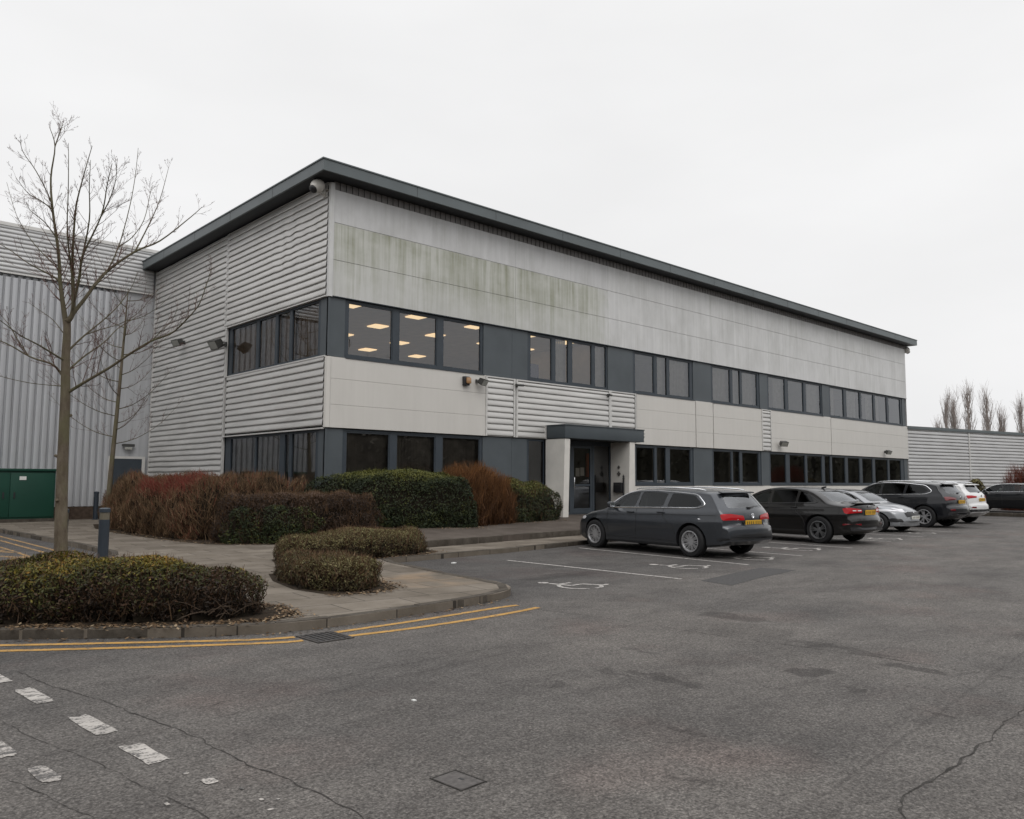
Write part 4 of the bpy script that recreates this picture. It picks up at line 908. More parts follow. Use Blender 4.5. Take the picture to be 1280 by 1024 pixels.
def hedge(name, poly, zb, H, mat, label, n=9000, leaf=(.032,.018), rnd=.35, lump=.07, twig=0, seed=1, zbf=None, tints=None, depth=.11, cat='hedge', up=.0, twigmat=None, twiglen=(.18,.4), sparse=.0, inset=0.0, coremat=None):
    """clipped shrub: a twiggy core and thousands of separate leaves (and bare stems) through its outer layer"""
    rs = np.random.RandomState(seed); P = np.array(poly); lo = P.min(0)-.1; hi = P.max(0)+.1; c = P.mean(0)
    t = thing(name, (float(c[0]),float(c[1]),zb), label, cat, 'clipped hedges and shrubs around the office block')
    Hf = H if callable(H) else (lambda x,y: H+0*x)
    def top(x, y, d):
        h = Hf(x,y)*(1+lump*1.2*vnoise(x,y,0,2.2,seed))
        q = np.clip(1-d/rnd,0,1); return h*np.sqrt(np.clip(1-q**2.6,0,1))
    def dist(x, y, z): return seg_dist(x, y, poly)+lump*vnoise(x,y,z,3.5,seed+5)+lump*.5*vnoise(x,y,z,9,seed+6)-inset*np.clip(.35-z/ max(.1,1),0,1)
    # sample the outer layer
    got = []; tot = 0; bb = float(np.max(Hf(P[:,0],P[:,1])))*1.15
    while tot < n+twig:
        k = 60000; x = rs.uniform(lo[0],hi[0],k); y = rs.uniform(lo[1],hi[1],k); z = rs.uniform(0,bb,k)
        d = dist(x,y,z); tp = top(x,y,np.maximum(d,0)); dep = np.minimum(d, (tp-z)); keep = (d>-.02)&(z<tp)&(dep<depth*rs.uniform(.1,1.2,k))
        got.append(np.stack([x,y,z,dep],1)[keep]); tot += keep.sum()
    g = np.concatenate(got)[:n+twig]
    x,y,z,_ = g.T; e = .03
    nx_ = -(dist(x+e,y,z)-dist(x-e,y,z)); ny_ = -(dist(x,y+e,z)-dist(x,y-e,z)); d = np.maximum(dist(x,y,z),0)
    upn = np.clip((z/np.maximum(top(x,y,d),.05)-.55)*2.2,0,1.5); N = np.stack([nx_/(2*e),ny_/(2*e),upn],1); N /= np.linalg.norm(N,axis=1,keepdims=True)+1e-6
    L = slice(0,n)
    # leaves: pointed quads, facing mostly outwards
    q = N[L]*.9+rs.normal(size=(n,3))*.75+np.array([0,0,up+.25]); q /= np.linalg.norm(q,axis=1,keepdims=True)
    a = rs.normal(size=(n,3)); a -= q*(a*q).sum(1,keepdims=True); a /= np.linalg.norm(a,axis=1,keepdims=True); b = np.cross(q,a)
    sz = rs.uniform(.65,1.25,(n,1)); p = g[L,:3]
    V = np.stack([p+a*leaf[0]*sz, p+b*leaf[1]*sz*.55+q*.004, p-a*leaf[0]*sz*.9, p-b*leaf[1]*sz*.55+q*.004],1).reshape(-1,3)
    tint = np.clip(.5+.30*vnoise(p[:,0],p[:,1],p[:,2],2.0,seed+9)+.16*rs.normal(size=n)+(tints(p[:,0],p[:,1],p[:,2]) if tints else 0),0,1)
    zadd = zbf if zbf else (lambda x,y: zb+0*x)
    V[:,2] += np.repeat(zadd(p[:,0],p[:,1]),4); V -= np.array([c[0],c[1],zb])
    def link(nm, V, F, mt, att=None):
        me = bpy.data.meshes.new(nm); me.from_pydata(V.tolist(), [], F.tolist()); me.materials.append(mt)
        if att is not None: at = me.attributes.new('tint','FLOAT','FACE'); at.data.foreach_set('value', att.astype(np.float32))
        ob = bpy.data.objects.new(nm, me); COL.objects.link(ob); ob.parent = t; return ob
    if n > 10: link('foliage', V, np.arange(4*n).reshape(-1,4), mat, tint)
    if twig:
        s = slice(n,n+twig); p = g[s,:3]; dr = N[s]*.55+rs.normal(size=(twig,3))*.38+np.array([0,0,.75+up]); dr /= np.linalg.norm(dr,axis=1,keepdims=True)
        ln = rs.uniform(*twiglen,(twig,1)); a = np.cross(dr, rs.normal(size=(twig,3))); a /= np.linalg.norm(a,axis=1,keepdims=True)+1e-9; w = rs.uniform(.0035,.0065,(twig,1))
        base = p-dr*ln*.65; tip = p+dr*ln*.35; md = (base+tip)/2+rs.normal(size=(twig,3))*.012
        base[:,2] = np.maximum(base[:,2], .01)
        V = np.stack([base-a*w, base+a*w, md+a*w*.8, md-a*w*.8, tip+a*w*.25, tip-a*w*.25],1).reshape(-1,3)
        V[:,2] += np.repeat(zadd(p[:,0],p[:,1]),6); V -= np.array([c[0],c[1],zb]); i = np.arange(twig)*6
        F = np.concatenate([np.stack([i,i+1,i+2,i+3],1), np.stack([i+3,i+2,i+4,i+5],1)])
        tt = np.clip(.45+.22*vnoise(p[:,0],p[:,1],p[:,2],2.0,seed+3)+.17*rs.normal(size=twig)+(tints(p[:,0],p[:,1],p[:,2]) if tints else 0),0,1)
        link('twigs', V, F, twigmat or mat, np.concatenate([tt,tt]))
    # core
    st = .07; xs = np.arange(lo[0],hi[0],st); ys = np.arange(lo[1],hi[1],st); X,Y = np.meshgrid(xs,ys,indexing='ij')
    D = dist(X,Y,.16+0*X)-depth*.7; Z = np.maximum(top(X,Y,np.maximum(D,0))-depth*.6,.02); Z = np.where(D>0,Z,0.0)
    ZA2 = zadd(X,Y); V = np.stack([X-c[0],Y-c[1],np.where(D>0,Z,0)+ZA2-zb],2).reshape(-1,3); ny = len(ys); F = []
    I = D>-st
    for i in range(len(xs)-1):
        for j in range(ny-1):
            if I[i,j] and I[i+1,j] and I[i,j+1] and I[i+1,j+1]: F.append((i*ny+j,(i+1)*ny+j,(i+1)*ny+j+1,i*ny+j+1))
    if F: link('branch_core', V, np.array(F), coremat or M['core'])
    return t
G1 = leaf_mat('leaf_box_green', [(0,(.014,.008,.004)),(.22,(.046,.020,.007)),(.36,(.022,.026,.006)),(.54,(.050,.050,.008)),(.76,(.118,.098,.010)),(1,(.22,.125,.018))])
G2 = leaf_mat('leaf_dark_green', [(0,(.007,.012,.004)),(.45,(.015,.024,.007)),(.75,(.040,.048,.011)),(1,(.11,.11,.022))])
G3 = leaf_mat('leaf_olive', [(0,(.026,.021,.010)),(.40,(.064,.055,.022)),(.70,(.13,.112,.042)),(1,(.21,.185,.085))])
G4 = leaf_mat('leaf_brown', [(0,(.012,.008,.006)),(.5,(.034,.020,.013)),(.85,(.078,.046,.030)),(1,(.13,.085,.06))])
T_BR = leaf_mat('stem_brown', [(0,(.030,.017,.009)),(.45,(.075,.044,.023)),(.7,(.12,.068,.035)),(1,(.19,.12,.07))], .8)
T_RED = leaf_mat('stem_red', [(0,(.045,.018,.010)),(.4,(.09,.032,.018)),(.75,(.15,.04,.025)),(1,(.22,.055,.04))], .8)
T_OR = leaf_mat('stem_orange', [(0,(.035,.014,.006)),(.45,(.095,.042,.014)),(.8,(.19,.080,.026)),(1,(.27,.13,.05))], .8)
T_MIX = leaf_mat('stem_brown_red', [(0,(.030,.019,.010)),(.25,(.085,.050,.025)),(.42,(.14,.085,.043)),(.55,(.19,.125,.072)),(.68,(.14,.045,.026)),(1,(.17,.030,.024))], .8)
# foreground clipped hedge
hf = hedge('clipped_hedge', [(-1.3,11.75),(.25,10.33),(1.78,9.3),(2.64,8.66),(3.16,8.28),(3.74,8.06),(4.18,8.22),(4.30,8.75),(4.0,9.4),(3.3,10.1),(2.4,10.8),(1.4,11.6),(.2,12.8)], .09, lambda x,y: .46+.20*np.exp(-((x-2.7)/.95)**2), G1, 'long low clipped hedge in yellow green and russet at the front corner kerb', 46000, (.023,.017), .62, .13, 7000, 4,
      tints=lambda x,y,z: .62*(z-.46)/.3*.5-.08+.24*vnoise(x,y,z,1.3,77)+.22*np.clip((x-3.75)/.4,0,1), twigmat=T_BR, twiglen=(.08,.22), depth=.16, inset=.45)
m = MB(); rng = random.Random(77)
for k in range(15):
    b = Vector((3.55+rng.uniform(-.25,.2), 8.27+rng.uniform(-.05,.06), .12+rng.uniform(0,.12))); d = Vector((rng.uniform(-1,.9), rng.uniform(-.5,.1), rng.uniform(-.1,.8))).normalized()*rng.uniform(.15,.4)
    m.tube([b, b+d*.5+Vector((0,0,.02)), b+d], [.004,.003,.0015], 4, cap=False)
M['pale_twig'] = plain('pale_twig', (.085,.058,.038), .85); m.v = [(x-hf.location.x,y-hf.location.y,z-hf.location.z) for x,y,z in m.v]; m.build('bare_twigs', M['pale_twig'], hf, base=(0,0,0))
# two low olive shrubs on the paving
hedge('low_shrub', [(5.35,9.25),(5.9,9.08),(6.35,9.3),(6.55,9.9),(6.45,10.9),(6.1,11.8),(5.75,11.9),(5.4,11.0),(5.2,10.0)], .09, .44, G3, 'low rounded olive shrub, the nearer of two on the paving', 15000, (.022,.013), .75, .15, 6500, 6, twigmat=T_BR, twiglen=(.08,.22), tints=lambda x,y,z: .9*(z-.30), depth=.14, inset=.4)
hedge('low_shrub', [(7.0,12.6),(8.3,12.75),(9.6,13.05),(10.15,13.5),(10.2,14.1),(9.3,14.5),(7.9,14.3),(6.8,13.9),(6.5,13.1)], .09, .48, G3, 'low flat topped olive shrub behind the nearer one, at the bay kerb', 17000, (.022,.013), .55, .13, 7500, 7, tints=lambda x,y,z: 1.0*(z-.30), twigmat=T_BR, twiglen=(.08,.2), depth=.13, inset=.3)
# hedge line along the building
hedge('twiggy_hedge', [(7.9,28.0),(7.35,25.8),(7.2,23.6),(7.25,21.1),(7.4,19.4),(8.2,18.75),(10.6,18.55),(10.5,20),(10.3,24),(10.2,28)], .09, lambda x,y: 1.5+0*x, T_BR, 'tall brown twiggy hedge with red tips along the ribbed side wall', 0, twig=42000, seed=8, rnd=.75, lump=.17, depth=.24, twiglen=(.14,.38), twigmat=T_MIX, inset=.3,
      tints=lambda x,y,z: np.where((y>19.9)&(y<23.8)&(z>.95)&(x<8.9), .36*np.clip((z-.95)/.35,0,1)*np.clip((23.8-y)/.8,0,1)*np.clip((y-19.9)/.6,0,1), -.05-.10*np.clip((.9-z)/.6,0,1)))
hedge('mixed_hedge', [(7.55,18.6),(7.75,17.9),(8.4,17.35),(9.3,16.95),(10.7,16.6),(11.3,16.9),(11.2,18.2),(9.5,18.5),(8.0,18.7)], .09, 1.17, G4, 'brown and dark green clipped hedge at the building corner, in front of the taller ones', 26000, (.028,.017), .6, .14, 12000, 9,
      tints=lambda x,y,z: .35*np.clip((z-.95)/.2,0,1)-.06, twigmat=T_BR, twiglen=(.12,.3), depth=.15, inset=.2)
hedge('mixed_hedge', [(7.72,18.2),(7.72,17.82),(8.4,17.27),(9.2,16.9),(9.6,16.8),(9.5,17.2),(8.6,17.7)], .09, .86, G2, 'dark green lower skirt of evergreen leaves on the corner hedge', 8000, (.03,.019), .3, .12, 0, 19)
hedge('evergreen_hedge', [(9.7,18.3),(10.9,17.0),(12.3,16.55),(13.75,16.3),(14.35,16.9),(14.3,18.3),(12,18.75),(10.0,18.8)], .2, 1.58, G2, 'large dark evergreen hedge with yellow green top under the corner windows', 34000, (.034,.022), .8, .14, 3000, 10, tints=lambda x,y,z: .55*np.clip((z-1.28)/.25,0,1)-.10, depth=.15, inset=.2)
hedge('orange_shrub', [(13.2,17.0),(13.9,16.5),(14.9,16.55),(15.9,16.95),(16.3,17.7),(15.7,18.4),(14.0,18.5),(13.2,17.8)], .27, 1.62, T_OR, 'orange stemmed dogwood shrub between two dark evergreen hedges', 0, twig=17000, seed=12, rnd=1.0, lump=.18, depth=.38, twiglen=(.25,.6), up=.4, tints=lambda x,y,z: .30*np.clip((z-.5)/1.0,0,1)-.14, cat='shrub', inset=.5)
hedge('evergreen_hedge', [(15.2,17.25),(16.3,17.05),(17.6,17.25),(18.3,17.45),(18.55,17.9),(18.5,18.7),(16,18.8),(15.1,18.3)], .3, 1.25, G2, 'rounded dark evergreen hedge beside the white entrance fin', 22000, (.034,.022), .85, .14, 5000, 13, tints=lambda x,y,z: .35*np.clip((z-.75)/.35,0,1)-.02, twigmat=T_BR, twiglen=(.08,.2), depth=.15, inset=.2)
hedge('red_shrub', [(46.6,13.2),(47.2,11.6),(48.4,10.0),(49.8,10.6),(49.2,12.6),(47.6,13.9)], .16, 2.25, T_RED, 'red stemmed shrub behind the black car at the right edge', 0, twig=9000, seed=14, rnd=.9, lump=.12, depth=.5, twiglen=(.5,1.0), up=.3, tints=lambda x,y,z: .25*np.clip((z-.6)/1.2,0,1), cat='shrub')
hedge('green_shrub', [(45.6,14.4),(46.3,13.9),(47.0,14.3),(46.9,15.2),(46.0,15.4)], .16, 1.5, G3, 'small green brown shrub against the low warehouse wall', 3500, (.06,.035), .5, .12, 1500, 15, twigmat=T_BR, cat='shrub')
# earth beds and fallen leaves at the hedge feet
def bed(poly, z, label=None):
    m = MB(); m.add([(x,y,z) for x,y in poly], [tuple(range(len(poly)))]); o = m.build('soil_bed', M['soil']); o['kind'] = 'structure'
    if o.data.polygons[0].normal.z < 0: o.data.flip_normals()
bed([(-1.6,11.75),(.2,10.3),(1.78,9.28),(2.66,8.62),(3.2,8.2),(3.86,7.92),(4.35,8.1),(4.5,8.8),(4.1,9.55),(3.4,10.3),(2.4,11.0),(1.4,11.8),(.2,13.0)], .096)
bed([(5.35,9.2),(5.9,9.0),(6.4,9.22),(6.6,9.9),(6.5,10.9),(6.1,11.8),(5.8,11.85),(5.45,11),(5.25,10)], .095)
bed([(7.0,12.5),(8.4,12.8),(9.7,12.95),(10.3,13.4),(10.3,14.1),(9.3,14.5),(7.9,14.3),(6.85,13.9),(6.55,13.1)], .0955)
bed([(7.75,28.2),(7.15,25.8),(7.0,23.6),(7.05,21.1),(7.2,19.4),(7.3,18.3),(7.6,17.75),(8.4,17.1),(9.3,16.7),(10.4,16.5),(10.7,18.9),(10.7,28.2)], .097)
rng = random.Random(31); m = MB()
def litter_along(pts, w, n, zf):
    q = resample([Vector(p) for p in pts], .1)
    for k in range(n):
        p = q[rng.randrange(len(q))]; x = p.x+rng.gauss(0,w); y = p.y+rng.gauss(0,w); z = zf(x,y)+.004; s = rng.uniform(.012,.03); an = rng.uniform(0,6.28); tl = rng.uniform(-.4,.4)
        a = Vector((math.cos(an),math.sin(an),tl))*s; b = Vector((-math.sin(an),math.cos(an),0))*s*.55; c = Vector((x,y,z+abs(tl)*s))
        m.add([c+a,c+b,c-a*.9,c-b], [(0,1,2,3)]); m.a.append(rng.random())
litter_along([(1.85,9.25),(2.62,8.6),(3.16,8.22),(3.86,7.94),(4.3,8.12),(4.42,8.7),(4.1,9.5)], .08, 1300, lambda x,y: .098)
litter_along([(5.3,9.1),(5.9,8.98),(6.4,9.2),(6.6,9.9),(6.5,10.6)], .08, 500, lambda x,y: .098)
litter_along([(7.1,12.7),(8.4,12.85),(9.7,13.0),(10.3,13.4)], .09, 450, lambda x,y: .1)
litter_along([(7.1,24),(7.1,19.4),(7.6,17.7),(8.4,17.15),(9.3,16.75)], .15, 900, lambda x,y: .1)
litter_along([(12.3,16.4),(13.75,16.15),(15.2,17.0),(16.3,16.9),(18.2,17.3)], .12, 700, lambda x,y: pz(x,y))
litter_along([(1.0,9.6),(2.6,8.4),(3.85,7.66),(5.63,7.62),(7.2,7.9)], .05, 260, lambda x,y: .002)
m.build('leaf_litter', leaf_mat('fallen_leaf', [(0,(.05,.03,.015)),(.5,(.10,.06,.03)),(.8,(.17,.11,.06)),(1,(.26,.20,.13))], .9), kind='stuff')
# ------------------------------------------------------------------ cars
def car_paint(name, col, metal=.35, rough=.32, coat=.8):
    t = NT(name); p = t.pos()
    c = t.mix(t.rng(t.noise(600,p,1),.3,.7), tuple(x*.85 for x in col), tuple(min(1,x*1.15) for x in col))
    dirt = t.rng(t.noise(2.5,p,5),.5,.85,0,.12); sep = t.n('ShaderNodeSeparateXYZ', i_0=p)
    low = t.rng(sep.outputs[2],.45,.15,0,.22); c = t.mix(t.math('MAXIMUM', dirt, low), c, (.06,.055,.05))
    return t.fin(c, t.rng(t.noise(2.5,p,5),.3,.8,rough,rough+.12), metal, .3, coat)
PAINT = {'grey': car_paint('paint_grey', (.046,.051,.059), .5, .28), 'black': car_paint('paint_black', (.006,.0055,.0055)), 'silver': car_paint('paint_silver', (.27,.28,.295)), 'dark': car_paint('paint_dark', (.009,.010,.013)),
         'white': car_paint('paint_white', (.62,.62,.62), .0), 'ink': car_paint('paint_ink', (.004,.005,.007))}

def dense(tab, n=6):
    """smooth, monotone-y profile through (y, z) points"""
    out = []
    for i in range(len(tab)-1):
        (y0,z0),(y1,z1) = tab[i],tab[i+1]
        m0 = (z1-z0)/(y1-y0); ml = (z0-tab[i-1][1])/(y0-tab[i-1][0]) if i > 0 else m0; mr = (tab[i+2][1]-z1)/(tab[i+2][0]-y1) if i+2 < len(tab) else m0
        lim = lambda a, b: 0.0 if a*b <= 0 else math.copysign(min(abs(a),abs(b))*2/(1+min(abs(a),abs(b))/max(abs(a),abs(b),1e-9)),a)
        a, b = lim(ml,m0), lim(m0,mr); k = max(1, min(n, int(math.hypot(y1-y0,z1-z0)/.035)))
        for j in range(k):
            t = j/k; h = y1-y0
            out.append((y0+h*t, (2*t**3-3*t*t+1)*z0+(t**3-2*t*t+t)*h*a+(-2*t**3+3*t*t)*z1+(t**3-t*t)*h*b))
    out.append(tab[-1]); return out

def round_poly(P, r=.05, n=4):
    out = []; N = len(P)
    for i in range(N):
        a, b, c = Vector(P[i-1]), Vector(P[i]), Vector(P[(i+1)%N]); u = (a-b); v = (c-b)
        rr = min(r, u.length*.45, v.length*.45); p = b+u.normalized()*rr; q = b+v.normalized()*rr
        for k in range(n+1):
            t = k/n; out.append(tuple((1-t)**2*p+2*t*(1-t)*b+t*t*q))
    return out

class Car:
    def __init__(s, name, label, cat, loc, heading, sp, paint, group='cars parked in the bays'):
        s.sp = sp; s.h = sp['half_w']; s.t = local(thing(name, loc, label, cat, group, rad(-heading))); s.paint = PAINT[paint]
        s.make_body()
    def width(s, y, z):
        sp = s.sp; w = s.h*itp(y, sp['plan']); belt = itp(y, sp['belt']) if isinstance(sp['belt'], list) else sp['belt']
        if z <= belt: b = itp(z/belt, sp.get('side', [(.15,.93),(.3,.968),(.45,.985),(.62,1.0),(.76,.997),(.80,.985),(.93,.965),(1.0,.93)]))
        else: b = .925-(z-belt)/(sp['H']-belt)*sp.get('tumble', .19)
        return w*b
    def bow(s, x, y):
        L = s.sp; q = (x/s.h)**2; f = L['yf_end']; r = L['yr_end']
        return y - L.get('bowf',.20)*q*sst(.10*f, f, y) + L.get('bowr',.13)*q*sst(.25*r, r, y) if y > 0 else y + L.get('bowr',.13)*q*sst(.25*-r, -r, -y)
    def make_body(s):
        sp = s.sp; top = dense(sp['top']); NS, NC = 26, 16; rings = []
        for y, zt in top:
            zb = itp(y, sp['bottom']); zb = min(zb, zt-.02); r = min(.085, (zt-zb)*.45); ring = [(0,zb)]
            for k in range(NS+1):
                z = zb+(zt-r-zb)*k/NS; ring.append((s.width(y,z)-(.03 if k==0 else 0), z))
            xe = s.width(y, zt-r)
            for k in range(1, NC+1):
                a = math.pi/2*k/NC; ring.append((xe*math.cos(a)**(2/3.4) if k<NC else 0, zt-r+r*math.sin(a)**(2/2.6)))
            full = ring+[(-x,z) for x,z in ring[-2:0:-1]]
            rings.append([(x, s.bow(x,y), z) for x,z in full])
        m = MB(); n = len(rings[0])
        for rg in rings: m.v.extend(rg)
        for i in range(len(rings)-1):
            for k in range(n): a = i*n+k; b = i*n+(k+1)%n; m.f.append((a,a+n,b+n,b))
        m.f.append(tuple(range(n))); m.f.append(tuple((len(rings)-1)*n+k for k in range(n-1,-1,-1)))
        me = bpy.data.meshes.new('body'); me.from_pydata(m.v, [], m.f); me.update()
        bm = bmesh.new(); bm.from_mesh(me); bmesh.ops.recalc_face_normals(bm, faces=bm.faces[:]); bm.to_mesh(me); bm.free()
        me.materials.append(s.paint); o = bpy.data.objects.new('body', me); COL.objects.link(o)
        s.bvh = BVHTree.FromPolygons([v.co.copy() for v in me.vertices], [tuple(p.vertices) for p in me.polygons])
        # cutters: wheel arches, side window tunnels, screen tunnels
        cuts = []
        def cutter(m2, mat):
            c = m2.build('cutter', mat); bm = bmesh.new(); bm.from_mesh(c.data); bmesh.ops.recalc_face_normals(bm, faces=bm.faces[:]); bm.to_mesh(c.data); bm.free(); cuts.append(c)
        for y in sp['axles']:
            for sd in (-1,1):
                m2 = MB(); m2.lathe([(sp['wr']+.055, sd*(s.h-.33)),(sp['wr']+.055, sd*(s.h+.3))], (0,y,sp['wr']), 'x', 40); cutter(m2, M['black'])
        def prism_x(P, x0, x1):
            m2 = MB(); n = len(P); m2.add([(x0,y,z) for y,z in P]+[(x1,y,z) for y,z in P], [tuple(range(n)),tuple(range(2*n-1,n-1,-1))]+[(i,(i+1)%n,n+(i+1)%n,n+i) for i in range(n)]); return m2
        def prism_y(P, y0, y1):
            m2 = MB(); n = len(P); m2.add([(x,y0,z) for x,z in P]+[(x,y1,z) for x,z in P], [tuple(range(n)),tuple(range(2*n-1,n-1,-1))]+[(i,(i+1)%n,n+(i+1)%n,n+i) for i in range(n)]); return m2
        s.sidew = [round_poly(P, .045) for P in sp['side_windows']]
        for P in s.sidew: cutter(prism_x(P, -1.4, 1.4), M['cabin'])
        s.rearw = round_poly(sp['rear_window'], .06); s.frontw = round_poly(sp['windscreen'], .07)
        cutter(prism_y(s.rearw, sp['cab'][0], -6), M['cabin']); cutter(prism_y(s.frontw, sp['cab'][1], 6), M['cabin'])
        for c in cuts:
            md = o.modifiers.new('cut', 'BOOLEAN'); md.operation = 'DIFFERENCE'; md.object = c; md.solver = 'EXACT'; md.material_mode = 'TRANSFER'
        dg = bpy.context.evaluated_depsgraph_get(); me2 = bpy.data.meshes.new_from_object(o.evaluated_get(dg))
        o.modifiers.clear(); o.data = me2; me2.name = 'body'
        for c in cuts: bpy.data.objects.remove(c)
        me2.polygons.foreach_set('use_smooth', [True]*len(me2.polygons)); me2.set_sharp_from_angle(angle=rad(38)); o.parent = s.t; s.body = o
    # ---- decals: outlines pressed onto the body surface
    def hit(s, kind, a, b):
        if kind == 'R': o, d = Vector((4,a,b)), Vector((-1,0,0))
        elif kind == 'L': o, d = Vector((-4,a,b)), Vector((1,0,0))
        elif kind == 'B': o, d = Vector((a,-6,b)), Vector((0,1,0))
        elif kind == 'F': o, d = Vector((a,6,b)), Vector((0,-1,0))
        else: o, d = Vector((a,b,5)), Vector((0,0,-1))
        h = s.bvh.ray_cast(o, d); return (h[0], h[1]) if h[0] is not None else None
    def patch(s, m, kind, P, eps=.004, step=.06):
        n = len(P); pts = [Vector(p) for p in P]; lo = [min(p[i] for p in P) for i in (0,1)]; hi = [max(p[i] for p in P) for i in (0,1)]
        for i in range(1, int((hi[0]-lo[0])/step)+1):
            for j in range(1, int((hi[1]-lo[1])/step)+1): pts.append(Vector((lo[0]+i*step, lo[1]+j*step)))
        V, E, F, *_ = delaunay_2d_cdt(pts, [], [list(range(n))], 1, 1e-5)
        out = []; 
        for v in V:
            h = s.hit(kind, v.x, v.y)
            out.append(tuple(h[0]+(h[1]*eps if h[1].dot(Vector((4,0,0)) if kind=='R' else Vector((-4,0,0)) if kind=='L' else Vector((0,-1,0)) if kind=='B' else Vector((0,1,0)) if kind=='F' else Vector((0,0,1))) > 0 else -h[1]*eps)) if h else None)
        F = [f for f in F if all(out[i] is not None for i in f)]; ok = {}
        vs = []
        for f in F:
            for i in f:
                if i not in ok: ok[i] = len(vs); vs.append(out[i])
        ax = {'R':Vector((1,0,0)),'L':Vector((-1,0,0)),'B':Vector((0,-1,0)),'F':Vector((0,1,0))}.get(kind, Vector((0,0,1))); G = []
        for f in F:
            a, b, c = [Vector(out[i]) for i in f[:3]]; g = tuple(ok[i] for i in f); G.append(g if (b-a).cross(c-a).dot(ax) > 0 else g[::-1])
        m.add(vs, G)
    def line(s, m, kind, P, r, eps=.0, closed=False, n=5):
        pts = []; P = [Vector(p) for p in P]
        if closed: P.append(P[0].copy())
        for q in resample(P, .045):
            h = s.hit(kind, q.x, q.y)
            if h: pts.append(h[0]+h[1]*eps)
        if len(pts) > 1: m.tube(pts, r, n)
    def part(s, m, name, mat, smooth=40, parent=None, label=None):
        if not m.v: return None
        bm = None; o = m.build(name, mat, parent or s.t, base=(0,0,0), smooth=smooth, label=label); return o
    def wheels(s, style):
        sp = s.sp; r = sp['wr']; rr = r*.68; w = .215
        proto = None
        for y in sp['axles']:
            for sd in (-1,1):
                x = sd*(s.h-.015)
                if proto is None or True:
                    tt = MB(); tt.lathe([(rr-.005,-w/2+.02),(rr+.02,-w/2),(r-.03,-w/2+.004),(r,-w/2+.035),(r,w/2-.035),(r-.03,w/2-.004),(rr+.02,w/2),(rr-.005,w/2-.02),(rr-.02,0)], (x-sd*w/2,y,r), 'x', 36, False)
                    wh = s.part(tt, 'wheel', M['rubber'], 35)
                    rm = MB(); rm.lathe([(rr-.004,sd*.0),(rr,sd*.012),(rr-.022,sd*.014),(rr-.035,-sd*.02),(rr-.04,-sd*.08)], (x-sd*.006,y,r), 'x', 36, False)
                    rm.lathe([(.001,sd*.004),(.05,sd*.004),(.062,-sd*.006),(.066,-sd*.05)], (x-sd*.03,y,r), 'x', 16, False)
                    N = style[0]
                    for k in range(N):
                        for tw in style[1]:
                            a = 2*math.pi*k/N+tw+.1; c, sn = math.cos(a), math.sin(a); ri, ro = .05, rr-.02; wi, wo = style[2]
                            P = []
                            for rad_, hw in ((ri,wi),(ro,wo)):
                                for q in (-hw,hw): P.append((rad_*c-q*sn, rad_*sn+q*c))
                            xo, xi = x-sd*.022, x-sd*.055
                            vs = [(xo,y+P[i][0],r+P[i][1]) for i in range(4)]+[(xi,y+P[i][0],r+P[i][1]) for i in range(4)]
                            rm.add(vs, [(0,1,3,2),(4,6,7,5),(0,4,5,1),(2,3,7,6),(0,2,6,4),(1,5,7,3)])
                    s.part(rm, 'rim', M[style[3]], 35, wh)
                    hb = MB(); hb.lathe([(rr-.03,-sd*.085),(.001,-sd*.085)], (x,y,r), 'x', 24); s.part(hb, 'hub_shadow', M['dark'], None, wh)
    def kit(s, dark=(), trim='chrome', trim_r=.011, handles=(), mirror=None, gaps=(), seats=True, glass_dark=()):
        sp = s.sp
        for sd in ('L','R'):
            for i, P in enumerate(s.sidew):
                m = MB(); s.patch(m, sd, P, -.004); s.part(m, 'side_window', M['dark_glass' if i in dark else 'car_glass'])
            if trim:
                m = MB(); s.line(m, sd, round_poly(sp['trim'], .10, 6), trim_r, .004, True); s.part(m, 'window_trim', M[trim], 60)
            m = MB()
            for y, z in handles:
                h = s.hit(sd, y, z)[0]; q = 1 if sd == 'R' else -1; m.obox((h.x+q*.022,y,z), (.012,.10,.014), None, .008); m.obox((h.x+q*.006,y-.07,z), (.014,.018,.012)); m.obox((h.x+q*.006,y+.07,z), (.014,.018,.012))
            s.part(m, 'door_handle', s.paint, 50)
            m = MB()
            for G in gaps: s.line(m, sd, G, .006, .0002, n=4)
            s.part(m, 'panel_gap', M['dark'], None)
            if mirror:
                y, z = mirror; h = s.hit(sd, y, z)[0]; q = 1 if sd == 'R' else -1; m = MB()
                m.obox((h.x+q*.14,y-.02,z+.05), (.10,.055,.065), Matrix.Rotation(-q*.15,3,'Z'), .04); m.obox((h.x+q*.03,y,z+.0), (.05,.03,.018), None, .008)
                dm = s.part(m, 'door_mirror', s.paint, 60); m = MB(); m.obox((h.x+q*.14,y-.078,z+.05), (.082,.003,.05), Matrix.Rotation(-q*.15,3,'Z')); s.part(m, 'mirror_glass', M['chrome'], None, dm)
        m = MB(); s.patch(m, 'B', s.rearw, -.004); s.part(m, 'rear_window', M['screen_glass'])
        m = MB(); s.patch(m, 'F', s.frontw, -.004); s.part(m, 'windscreen', M['screen_glass'])
        if seats:
            for x in (-.36,.36):
                for y in sp['seats']:
                    m = MB(); zz = sp['H']
                    m.obox((x,y,zz-.42), (.23,.07,.24), Matrix.Rotation(.2,3,'X'), .05); m.obox((x,y-.05,zz-.17), (.13,.05,.085), Matrix.Rotation(.1,3,'X'), .035); s.part(m, 'seat', M['seat'], 60)
